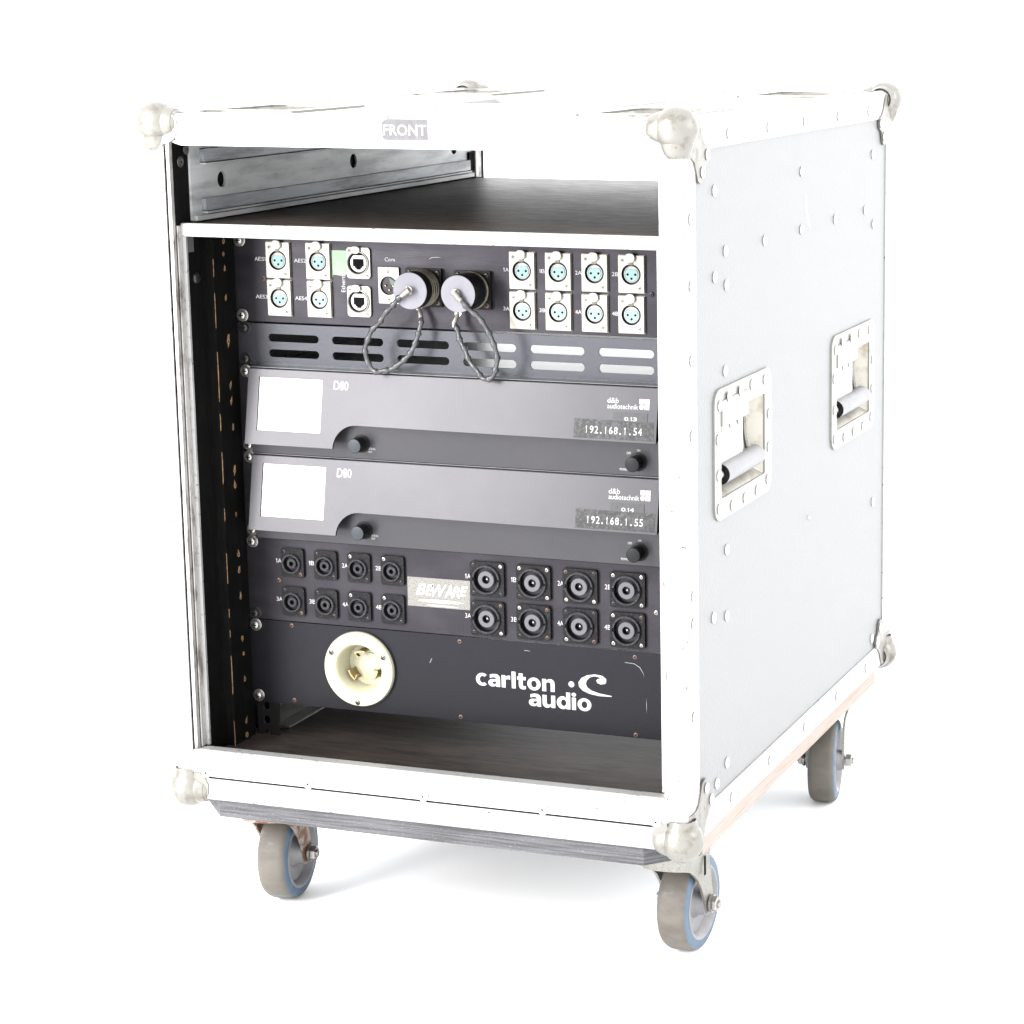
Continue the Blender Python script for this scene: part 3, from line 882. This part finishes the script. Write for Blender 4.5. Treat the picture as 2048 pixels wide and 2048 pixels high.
def cord(C, seed):
    r_ = random.Random(seed)
    pts = [Vector(c) for c in C]
    fine = []
    for i in range(len(pts) - 1):
        p0, p1, p2, p3 = pts[max(i - 1, 0)], pts[i], pts[i + 1], pts[min(i + 2, len(pts) - 1)]
        for k in range(6):
            t = k / 6
            fine.append(0.5 * ((2 * p1) + (p2 - p0) * t + (2 * p0 - 5 * p1 + 4 * p2 - p3) * t * t + (3 * p1 - p0 - 3 * p2 + p3) * t ** 3))
    fine.append(pts[-1])
    s_, path, rad = 0.0, [], []
    ph = r_.random()
    for i, q in enumerate(fine):
        if i:
            s_ += (q - fine[i - 1]).length
        u = (s_ / 11.5 + ph + 0.25 * math.sin(s_ / 23)) % 1.0
        rad.append(2.2 + 1.55 * max(0, 1 - abs(u - .5) / .28) ** 1.4 + .12 * r_.random())
        q = q + Vector((math.sin(s_ / 3.6) * .35, math.cos(s_ / 4.1) * .35, 0))
        path.append(PF.P(q.x, q.y, q.z))
    return path, rad


def multipin(cx, cz, cap_d, ribs, C, seed):
    fl = MB().prism(rrect(-19.4, -19, 19.4, 19, 1.0, 2), [], LF.at(0, 0), 0, 4.2)
    o = link('multipin_connector', mesh_of(fl, BPLAS, 'multipin_connector'), pp, at_panel(cx, cz))
    pr = [(18.0, 4.2)]
    for k in range(ribs):
        a = 5.5 + k * 4.6
        pr += [(18.2, a), (18.9, a + .6), (18.9, a + 2.4), (17.7, a + 3.0), (17.7, a + 4.3)]
    pr += [(17.6, cap_d - 12)]
    sub('connector_shell', mesh_of(MB().lathe(pr, (0, 0, 0), (0, -1, 0), 40), OBRASS, 'connector_shell'), o, (0, 0, 0))
    cp = MB().lathe([(17.5, cap_d - 13.5), (18.4, cap_d - 13), (18.4, cap_d - 1.0), (18.0, cap_d - .1)], (0, 0, 0), (0, -1, 0), 48, 0)
    cp.lathe([(18.0, cap_d - .1), (17.6, cap_d + .15), (0, cap_d + .15)], (0, 0, 0), (0, -1, 0), 48, 1)
    if ribs < 3:
        cp.lathe([(17.5, 13), (18.4, 13.5), (18.4, cap_d - 13.2)], (0, 0, 0), (0, -1, 0), 48, 0)
    sub('dust_cap', mesh_of(cp, [BPLAS, CAPF], 'dust_cap'), o, (0, 0, 0))
    for sx in (-1, 1):
        for sz in (-1, 1):
            sub('screw', CV_R if (sx > 0 and sz < 0) else CV_B, o, (15.2 * sx, -4.2, 14.8 * sz))
    path, rad = cord(C, seed)
    org = at_panel(cx, cz)
    mb = MB().tube([p_ - org for p_ in path], rad, 10)
    sub('tether_cord', mesh_of(mb, CORD, 'tether_cord', ang=80), o, (0, 0, 0))
    e0 = PF.P(*C[0]) - org
    e1 = PF.P(*C[1]) - org
    dr = (e1 - e0).normalized()
    eye = MB().lathe([(1.5, 0), (4.0, .2), (4.4, 1.2), (4.0, 2.4), (1.5, 2.6)], e0 + Vector((0, 2.4, 0)), (0, -1, 0), 16)
    eye.tube([e0 - dr * 2 + Vector((0, -1, 0)), e0 + dr * 4 + Vector((0, -1.2, 0)), e0 + dr * 9 + Vector((0, -1, 0))], [3.4, 3.2, 2.9], 10)
    f0 = PF.P(*C[-1]) - org
    up = Vector((-3.5, 4, 9)) if seed == 1 else Vector((2.5, 5, 9))
    sub('crimp_eyelet', mesh_of(eye, NICK, 'crimp_eyelet', ang=50), o, (0, 0, 0))
    eye = MB()
    eye.tube([f0 + Vector((0, 0, -4)), f0, f0 + up * .5, f0 + up], [2.6, 2.7, 2.3, 1.8], 10)
    eye.lathe([(1.2, -1), (3.6, -1), (3.6, 1), (1.2, 1)], f0 + up, (0, -1, .2), 14)
    sub('crimp_eyelet', mesh_of(eye, NICK, 'crimp_eyelet', ang=50), o, (0, 0, 0))


multipin(212.2, 47.4, 34.0, 4, C1, 1)
multipin(264.8, 48.2, 37.0, 1, C2, 2)
pl = MB()
for b, x0, z1, x1, z0 in (('AES1', 23.3, 26.7, 36.4, 22.9), ('AES2', 68.0, 27.2, 81.2, 23.4), ('AES3', 22.9, 64.9, 36.2, 61.1), ('AES4', 67.6, 65.1, 80.8, 61.3),
                          ('1A', 296.6, 29.3, 302.5, 25.6), ('1B', 334.4, 29.6, 340.6, 25.9), ('2A', 372.0, 30.0, 378.7, 26.3), ('2B', 409.8, 30.2, 416.6, 26.5),
                          ('3A', 295.8, 67.4, 302.2, 63.7), ('3B', 333.8, 67.7, 340.2, 64.0), ('4A', 371.4, 68.0, 378.0, 64.3), ('4B', 409.4, 68.2, 416.0, 64.5)):
    pl.text(b, PF, x0, z0, x1, z1, 3.02, 3.15, 0, 0.0)
pl.text('Com', PF, 168.9, 19.3, 180.0, 23.2, 3.02, 3.15, 0, 0.0)
pl.text('Ethern', PF, 119.9, 38.6, 124.2, 55.3, 3.02, 3.15, 0, 0.0, rot=True)
pl.prism([(217.6, 19.6), (221, 18.1), (225, 17.9), (231, 17.6), (225, 17.3), (220.5, 17.6), (217.2, 19.3)], [], PF, 3.02, 3.12)
part('lettering', pl, WHITE, pp)
link('cover_screw', CV_R, pp, at_panel(32.5, 44.2))
link('cover_screw', CV_B, pp, at_panel(450.5, 46.6))

# ======== vent panel (1U)
vp = thing('vent_panel', 'black slotted vent panel under the silver XLR sockets', 'vent panel', PF.P(241.3, 133, 0))
slots = [rrect(34.5 + 72 * k, z - 4.0, 91.6 + 72 * k, z + 4.0, 3.99, 6) for k in range(6) for z in (104.6, 120.4)]
part('faceplate', MB().prism(rrect(0, 90.6, 482.6, 133.0, .6, 2), slots, PF, 0, 1.8), POWDER, vp)
part('folded_flange', MB().box(RX + 20, RX + 462, YR - 1.6, YR + 14, RZ - 91.8, RZ - 90.4, 0, .3).box(RX + 20, RX + 462, YR + .2, YR + 14, RZ - 133, RZ - 131.8, 0, .3), POWDER, vp)
for z_ in (95.25, 127.0):
    link('rack_screw', RS2, vp, PF.P(8.4, z_, 1.9))
    link('rack_screw', RS2, vp, PF.P(474.2, z_, 1.9))

# ======== amplifiers (2U each)
KB = MB().lathe([(9.4, 0), (9.4, .8), (8.4, 1.0)], (0, 0, 0), (0, -1, 0), 28, 0)
KB.lathe([(8.2, .8), (8.2, 3), (7.6, 3.2), (7.3, 16.2), (6.9, 16.6)], (0, 0, 0), (0, -1, 0), 28, 0)
KB.lathe([(6.9, 16.6), (6.5, 16.75), (0, 16.75)], (0, 0, 0), (0, -1, 0), 28, 1)
KM1 = mesh_of(KB, [KNOB, KNOBF], 'menu_knob')
KM2 = mesh_of(KB, [KNOB, mat('knob_face_dark', (0.010, 0.011, 0.013), 0.45, 0.0, 0.15)], 'power_knob')


def amplifier(zo, label, ip, addr):
    t = thing('amplifier', label, 'amplifier', PF.P(241.3, 222.2 + zo, 0), 'rack amplifiers')
    b0, b1 = 133.9 + zo, 221.6 + zo
    part('chassis', MB().box(RX + 19, RX + 463.6, YR + 2, YR + 440, RZ - b1, RZ - b0, 0, .6), CHASS, t)
    for x0, x1 in ((0, 18.4), (464.2, 482.6)):
        part('rack_ear', MB().prism(rrect(x0, b0 + .4, x1, b1 - .4, .6, 2), [], PF, 0, 3), PANEL, t)
    # lower front: recessed slab
    part('front_slab', MB().box(RX + 18.6, RX + 464.0, YR - 16, YR + 1.9, RZ - b1, RZ - b0, 0, .7), AMPB, t)
    # raking fascia with the knob cut-out
    q0, q1 = Vector((RX, YR - 19, RZ - 136 - zo)), Vector((RX, YR - 33, RZ - 210.5 - zo))
    ey = (q1 - q0).normalized()
    n_ = Vector((0, -abs(ey.z), -ey.y if ey.y < 0 else ey.y))
    n_ = X.cross(ey)
    if n_.y > 0:
        n_ = -n_
    AF = Frame(q0, X, ey, n_)
    arc = [(143.4 - 24.4 * math.cos(math.radians(9 * k)), 74.6 - 24.4 * math.sin(math.radians(9 * k))) for k in range(11)]
    out = [(20.2, -1.4), (462.4, -1.4), (462.4, 51.4), (460, 51.4)] + [(300, 51.0)] + arc[::-1] + [(20.2, 74.6)]
    hole = [(32.6, 6.1), (104.4, 6.1), (104.4, 60.5), (32.6, 60.5)]
    fas = part('fascia', MB().prism(out, [hole], AF, -2.6, 0), AMPB, t)
    # top lip and cheeks that carry the fascia
    ck = MB()
    for x0 in (RX + 20.4, RX + 459.6):
        zz = 50 if x0 > 300 else 73.5
        pts = [(YR - 15.9, RZ - 135 - zo), (AF.P(0, 0, -2.7).y, AF.P(0, 0, -2.7).z), (AF.P(0, zz, -2.7).y, AF.P(0, zz, -2.7).z), (YR - 15.9, AF.P(0, zz, -2.7).z)]
        ck.prism(pts, [], Frame((x0, 0, 0), Y, Z, X), 0, 2.4)
    part('fascia_cheek', ck, KNOB, fas)
    part('top_lip', MB().box(RX + 19, RX + 463.6, YR - 15, YR + 3, RZ - b0 + .1, RZ - b0 + 1.3, 0, .4), CHASS, t)
    part('display_screen', MB().prism([(32.9, 6.4), (104.1, 6.4), (104.1, 60.2), (32.9, 60.2)], [], AF, -2.4, -1.3), SCREEN, fas)
    lt = MB().text('D80', AF, 117.3, 6.6, 133.4, 15.7, .03, .2, 0, 0.010)
    lt.text('d&b', AF, 410.8, 9.4, 422.4, 14.4, .03, .2, 0, 0.0)
    lt.text('audiotechnik', AF, 411.0, 14.9, 442.6, 19.8, .03, .2, 0, 0.0)
    part('lettering', lt, WHITE, fas)
    em = MB()
    em.prism(rrect(443.6, 9.4, 448.5, 14.2), [], AF, .03, .2).prism(rrect(449.0, 9.4, 454.0, 14.2), [], AF, .03, .2)
    em.prism(circ(446.1, 17.1, 2.45, 18), [], AF, .03, .2).prism(rrect(449.0, 14.7, 454.0, 19.5), [], AF, .03, .2)
    part('square_emblem', em, WHITE, fas)
    k = part('address_label', MB().prism([(377.6, 30.9), (459.6, 31.2), (460.3, 49.5), (377.6, 49.5)], [], AF, .04, .26), TAPE, fas)
    a, b_ = addr
    part('address_label', MB().prism([(a, 22.8), (a + 35, 22.8), (a + 35, 31.5), (a, 31.5)], [], AF, .3, .45), CTAPE, fas)
    tl = MB()
    xs_ = 388.8
    # spaced tape-printer digits
    cw = 59.8 / len(ip)
    for i, ch in enumerate(ip):
        if ch == '.':
            tl.prism(rrect(xs_ + i * cw + 1.3, 43.0, xs_ + i * cw + 2.7, 44.4), [], AF, .3, .45)
        else:
            x0 = xs_ + i * cw + .5
            wd_ = 3.7 if ch != '1' else 2.4
            tl.text(ch, AF, x0 + (0.6 if ch == '1' else 0), 37.3, x0 + wd_, 44.4, .3, .45, 0, 0.004)
    tl.text(b_, AF, a + 11.3, 27.3, a + 24.8, 30.9, .5, .65, 0, 0.012)
    part('lettering', tl, WHITE, fas)
    link('menu_knob', KM1, t, PF.P(143.2, 205.4 + zo, 16.0))
    link('power_knob', KM2, t, PF.P(439.4, 207.4 + zo, 16.0))
    sm = MB().text('SCROLL', PF, 150.9, 209.4 + zo, 158.6, 211.4 + zo, 16.03, 16.15, 0, 0.0).text('EDIT', PF, 150.8, 212.6 + zo, 155, 214.5 + zo, 16.03, 16.15, 0, 0.0)
    sm.text('OFF', PF, 427.8, 198.2 + zo, 432.2, 200.6 + zo, 16.03, 16.15, 0, 0.0).text('ON', PF, 438.6, 195.2 + zo, 441.8, 197.2 + zo, 16.03, 16.15, 0, 0.0)
    sm.text('POWER', PF, 420.5, 214.5 + zo, 429.2, 216.8 + zo, 16.03, 16.15, 0, 0.0)
    part('lettering', sm, WHITE, t)
    for z_ in (139.7, 215.9):
        link('rack_screw', RS1, t, PF.P(8.2, z_ + zo, 3.2))
        link('rack_screw', RS1, t, PF.P(474.2, z_ + zo, 3.2))
    return t


amplifier(0, 'charcoal amplifier with address label ending in 54, directly under the slotted vent panel', '192.168.1.54', (417.6, '0.13'))
amplifier(88.9, 'charcoal amplifier with address label ending in 55, directly above the round speaker sockets', '192.168.1.55', (413.5, '0.14'))

# ======== speaker panel (2U)
sp = thing('speaker_panel', 'black panel of sixteen round speaker sockets with a silver sticker in the middle', 'rack panel', PF.P(241.3, 400, 0))
faceplate(sp, 311.6, 399.6, PANEL)
rack_screws(sp, (317.5, 393.7), (RS1, RS2))
sf_ = MB().prism(rrect(-12.9, -15.4, 12.9, 15.4, 3.0), [circ(-.6, 0.6, 9.2, 28)], LF, 0, 3.2, 0)
sf_.lathe([(10.4, 3.1), (10.4, 5.4), (9.9, 6.0), (8.6, 6.0), (8.3, 5.2), (8.2, -4), (0, -4)], (-.6, 0, -.6), (0, -1, 0), 32, [1, 1, 1, 1, 2, 2])
sf_.box(-1.8, .6, -6.1, -4, 7.0, 8.2, 2)
SFM = mesh_of(sf_, [BPLAS, GPLAS, DARK], 'speaker_socket')
sc_ = MB().lathe([(5.3, -4), (5.3, 4.0), (4.9, 4.4), (2.5, 4.4), (2.3, -2), (0, -2)], (-.6, 0, -.6), (0, -1, 0), 24, [0, 0, 0, 1, 1])
SCM = mesh_of(sc_, [GPLAS, DARK], 'socket_core')
for k in range(4):
    for x, z, c in ((53.8 + 37.95 * k, 337.0, 1), (53.0 + 37.95 * k, 377.8, 1)):
        o = link('speaker_socket', SFM, sp, at_panel(x, z))
        sub('socket_core', SCM, o, (0, 0, 0))
        sub('screw', CS_B if k < 2 else CS_Z, o, (-9.3, -3.2, 11.6))
        sub('screw', CS_R if k == 0 else CS_B, o, (9.2, -3.2, -11.6))
bf = MB().prism(rrect(-18.4, -17.9, 18.4, 17.9, 3.0), [circ(-.6, 0, 13.4, 36)], LF, 0, 3.6, 0)
bf.lathe([(15.2, 3.5), (15.2, 5.6), (14.7, 6.2), (13.2, 6.2), (12.9, 5.4), (12.8, -5), (0, -5)], (-.6, 0, 0), (0, -1, 0), 36, [1, 1, 1, 1, 2, 2])
bf.box(-15.2, -12.6, -6.3, -4, -1.6, 2.2, 2).box(11.6, 14.0, -6.3, -4, -1.4, 1.0, 2)
BFM = mesh_of(bf, [BPLAS, GPLAS, DARK], 'speaker_socket')
bc = MB().lathe([(8.7, -5), (8.7, 4.6), (8.3, 5.0), (4.4, 5.0), (4.0, 4.4), (3.6, -1), (0, -1)], (-.6, 0, 0), (0, -1, 0), 30, [0, 0, 0, 0, 1, 1])
bc.lathe([(1.1, -1), (1.1, 2.6), (.5, 3), (0, 3)], (-.6, 0, 0), (0, -1, 0), 10, 2)
BCM = mesh_of(bc, [mat('socket_core_grey', (0.125, 0.125, 0.138), 0.45, 0.0, 0.3), DARK, SCREW], 'socket_core')
rs = random.Random(5)
for k in range(4):
    for x, z in ((272.6 + 50.1 * k, 338.4), (272.0 + 50.1 * k, 379.0)):
        o = link('speaker_socket', BFM, sp, at_panel(x, z))
        sub('socket_core', BCM, o, (0, 0, 0))
        for sx in (-1, 1):
            for sz in (-1, 1):
                m_ = CS_Z if rs.random() < .45 else (CS_R if rs.random() < .5 else CS_B)
                sub('screw', m_, o, (14.8 * sx, -3.6, 14.2 * sz))
lt = MB()
for k, b in enumerate(('1A', '1B', '2A', '2B')):
    lt.text(b, PF, 33.3 + 38 * k, 334.0, 40.0 + 38 * k, 338.4, 3.02, 3.15, 0, 0.0)
    lt.text(b, PF, 247.2 + 50.2 * k, 334.8, 253.6 + 50.2 * k, 339.6, 3.02, 3.15, 0, 0.0)
for k, b in enumerate(('3A', '3B', '4A', '4B')):
    lt.text(b, PF, 32.4 + 38 * k, 374.8, 39.1 + 38 * k, 379.2, 3.02, 3.15, 0, 0.0)
    lt.text(b, PF, 246.2 + 50.2 * k, 375.7, 252.6 + 50.2 * k, 380.5, 3.02, 3.15, 0, 0.0)
part('lettering', lt, WHITE, sp)
stk = part('silver_sticker', MB().prism([(183, 342.3), (252.4, 342.1), (251.9, 372.4), (182.7, 372.5)], [], PF, 3.05, 3.3), SILVER, sp)
bl = MB()
rb = random.Random(11)
for i, (ch, x0, x1, za, zb) in enumerate((('B', 192, 203.5, 348.2, 360.6), ('E', 202.5, 212, 349.2, 360.2), ('W', 210, 226.5, 348.4, 361.2), ('A', 224, 233, 347.8, 361.4), ('R', 232, 241.5, 349, 360.8), ('E', 240.5, 250, 347.9, 358.6))):
    bl.text(ch, PF, x0, za, x1, zb, 3.33, 3.5, 0, 0.02, 0.35)
bl.prism([(194, 366.2), (205, 364.6), (222, 364.2), (236, 364.6), (246, 365.9), (238, 367.0), (220, 367.6), (204, 367.2)], [], PF, 3.33, 3.5)
bl.prism([(203, 370.2), (215, 369.8), (229, 369.9), (241, 370.6), (228, 371.0), (212, 371.1)], [], PF, 3.33, 3.45)
part('lettering', bl, WHITE, stk)
link('cover_screw', CV_R, sp, at_panel(35.7, 357.0))
link('cover_screw', pan_screw(2.7, 1.2, SCREW, 'cover_screw'), sp, at_panel(451.8, 359.6))

# ======== power inlet panel (2U)
pd = thing('power_panel', 'plain black panel with a round cream power inlet and white lettering, lowest in the rack', 'rack panel', PF.P(241.3, 489, 0))
faceplate(pd, 400.6, 489.2, PAINT, holes=[circ(126.6, 443.6, 33, 36)])
part('enclosure', MB().box(RX + 24, RX + 93, YR + .2, YR + 90, RZ - 488, RZ - 402).box(RX + 160.5, RX + 458, YR + .2, YR + 90, RZ - 488, RZ - 402)
     .box(RX + 93, RX + 160.5, YR + 60, YR + 90, RZ - 488, RZ - 402), STRIP, pd)
rack_screws(pd, (406.4, 482.6), (RS1, RS1))
for x, z in ((48.6, 404.4), (239, 406), (428.6, 406.4), (48.2, 484.6), (238.2, 485.2), (428.6, 486.2)):
    link('cover_screw', pan_screw(2.3, .5, RSCREW, 'cover_screw') if 'pdscrew' not in globals() else pdscrew, pd, at_panel(x, z))
ic = PF.at(126.6, 443.6, 3.0)
inlet = MB().lathe([(39.3, 1.6), (39.0, 5.0), (38.4, 5.6), (27.5, 5.6), (26.0, 4.4), (24.4, 1), (23.0, -8), (22.4, -19), (0, -19)], ic.P(0, 0), (0, -1, 0), 56)
inl = part('power_inlet', inlet, CREAM, pd, 40)
part('gasket', MB().lathe([(33.2, 0.02), (40.2, 0.02), (40.2, 1.7), (38, 1.8)], ic.P(0, 0), (0, -1, 0), 48), GPLAS, inl)
core = MB().lathe([(13.2, -18.95), (13.0, -18.2), (12.6, -18.0), (0, -18.0)], ic.P(2, 1), (0, -1, 0), 32)
part('inlet_core', core, CREAM, inl)
for ang in (100, 215, 330):
    a = math.radians(ang)
    bfm = MB()
    r0 = 17.6
    segs = [(r0 * math.cos(a + t), -r0 * math.sin(a + t)) for t in (-.34, -.2, -.05, .1, .25, .38)]
    segi = [((r0 - 1.8) * math.cos(a + t), -(r0 - 1.8) * math.sin(a + t)) for t in (-.34, -.2, -.05, .1, .25, .38)]
    bfm.prism(segs + segi[::-1], [], ic, -18.9, -4.0)
    tipo = [(r0 * math.cos(a + .38), -r0 * math.sin(a + .38)), ((r0 - 1.8) * math.cos(a + .38), -(r0 - 1.8) * math.sin(a + .38)),
            ((r0 - 6.0) * math.cos(a + .33), -(r0 - 6.0) * math.sin(a + .33)), ((r0 - 6.0) * math.cos(a + .20), -(r0 - 6.0) * math.sin(a + .20))]
    bfm.prism(tipo, [], ic, -9, -4.1)
    part('contact_blade', bfm, BRASS, inl)
for dx, dz in ((-30.2, -16.0), (28.8, -15.2), (-1.8, 35.0)):
    link('screw', pan_screw(2.9, 1.3, BSCREW2, 'screw'), inl, ic.P(dx, dz, 5.6))


def logo_glyph(ch):
    """bold sans letters as closed outlines (x-height 1, ascender 1.36), each shape (outer, holes)"""
    def arc(cx, cy, rx, ry, a0, a1, n=18):
        return [(cx + rx * math.cos(math.radians(a0 + (a1 - a0) * k / n)), cy + ry * math.sin(math.radians(a0 + (a1 - a0) * k / n))) for k in range(n + 1)]
    if ch == 'o':
        return 1.14, [(arc(.57, .5, .57, .53, 0, 345, 23), [arc(.57, .5, .24, .29, 0, 345, 23)])]
    if ch == 'c':
        return .94, [(arc(.56, .5, .56, .53, 48, 312, 22) + arc(.58, .5, .25, .29, 308, 52, 18), [])]
    if ch == 'l':
        return .34, [([(0, -.01), (.34, -.01), (.34, 1.37), (0, 1.37)], [])]
    if ch == 'i':
        return .34, [([(0, -.01), (.34, -.01), (.34, 1), (0, 1)], []), (arc(.17, 1.24, .19, .16, 0, 340, 17), [])]
    if ch == 'n':
        return 1.06, [([(0, -.01), (.34, -.01), (.34, .66)] + arc(.53, .60, .19, .16, 160, 0, 8) + [(.72, -.01), (1.06, -.01), (1.06, .64)] + arc(.70, .66, .36, .37, 0, 110, 9) + [(.40, .93), (.34, .87), (.34, 1), (0, 1)], [])]
    if ch == 'u':
        return 1.06, [([(1.06 - x, .99 - y) for x, y in logo_glyph('n')[1][0][0]], [])]
    if ch == 'r':
        return .74, [([(0, -.01), (.34, -.01), (.34, .60), (.42, .68), (.55, .71), (.74, .68), (.74, 1.0), (.58, 1.0), (.44, .95), (.34, .86), (.34, 1), (0, 1)], [])]
    if ch == 't':
        return .74, [([(.14, .74), (0, .74), (0, 1), (.14, 1), (.14, 1.28), (.48, 1.28), (.48, 1), (.74, 1), (.74, .74), (.48, .74), (.48, .34), (.53, .25), (.62, .23), (.74, .26), (.74, .02), (.58, -.03), (.40, -.02), (.24, .05), (.16, .17), (.14, .32)], [])]
    if ch == 'd':
        return 1.12, [([(.78, 1.37), (1.12, 1.37), (1.12, -.01), (.78, -.01), (.78, .09), (.68, .01)] + arc(.50, .5, .50, .53, 285, 75, 20) + [(.70, .96), (.78, .89)],
                       [arc(.57, .5, .22, .27, 0, 345, 23)])]
    if ch == 'a':
        return 1.02, [([(.68, -.01), (1.02, -.01), (1.02, .62)] + arc(.66, .64, .36, .39, 0, 90, 8) + [(.48, 1.03), (.30, 1.0), (.14, .95), (.14, .68), (.32, .74), (.50, .77), (.62, .74), (.68, .66), (.68, .62), (.44, .60)]
                       + arc(.36, .29, .36, .31, 110, 285, 12) + [(.56, .02), (.68, .12)], [[(.68, .42), (.68, .28), (.60, .21), (.50, .19), (.40, .22), (.36, .30), (.40, .38), (.52, .41)]])]


def logo_word(mb, word, x0, x1, base, xh):
    gap = 0.13
    tot = sum(logo_glyph(c)[0] for c in word) + gap * (len(word) - 1)
    k = (x1 - x0) / tot
    cx = x0
    for c in word:
        w_, shapes = logo_glyph(c)
        for outer, hs_ in shapes:
            mb.prism([(cx + x * k, base - y * xh) for x, y in outer], [[(cx + x * k, base - y * xh) for x, y in h] for h in hs_], PF, 3.02, 3.2)
        cx += (w_ + gap) * k
    return mb


lt = logo_word(logo_word(MB(), 'carlton', 256.3, 342.3, 449.6, 12.6), 'audio', 314.0, 381.6, 466.2, 12.6)
part('logo_lettering', lt, WHITE, pd)
sc_m = MB()
for pts in ([(418, 412.4), (428, 413.0), (434, 416.4), (437.6, 422.6), (438.0, 427), (437.4, 422.8), (433.6, 416.8), (427.8, 413.4), (418, 412.8)],
            [(440.2, 447), (440.5, 455), (440.3, 463), (440.1, 455)], [(310, 409), (316, 409.4), (316, 409.7), (310, 409.4)], [(205, 431), (207.5, 426), (207.9, 426.2), (205.4, 431.2)]):
    sc_m.prism(pts, [], PF, 3.01, 3.06)
scm = part('scratch_mark', sc_m, GPLAS2, pd)
scm['kind'] = 'stuff'
em = MB().prism(circ(360.5, 440.0, 3.1, 20), [], PF, 3.02, 3.2)
sw = [(396.4, 436.6), (392.0, 437.4), (388.4, 436.2), (387.2, 434.0), (388.6, 432.2), (391.5, 431.6), (389.4, 430.0), (385.0, 429.6), (380.4, 431.2), (377.0, 434.6), (376.0, 438.4), (377.6, 441.8), (382, 444.6), (390, 446.8), (403.6, 448.4),
      (403.4, 449.2), (390, 449.6), (380, 448.2), (372.5, 445.4), (368.6, 441.6), (368.2, 437.2), (371.4, 432.6), (377.6, 429.2), (386.0, 427.6), (393.6, 428.4), (397.8, 431.4), (398.0, 434.6)]
em.prism(sw, [], PF, 3.02, 3.2)
part('logo_emblem', em, WHITE, pd)
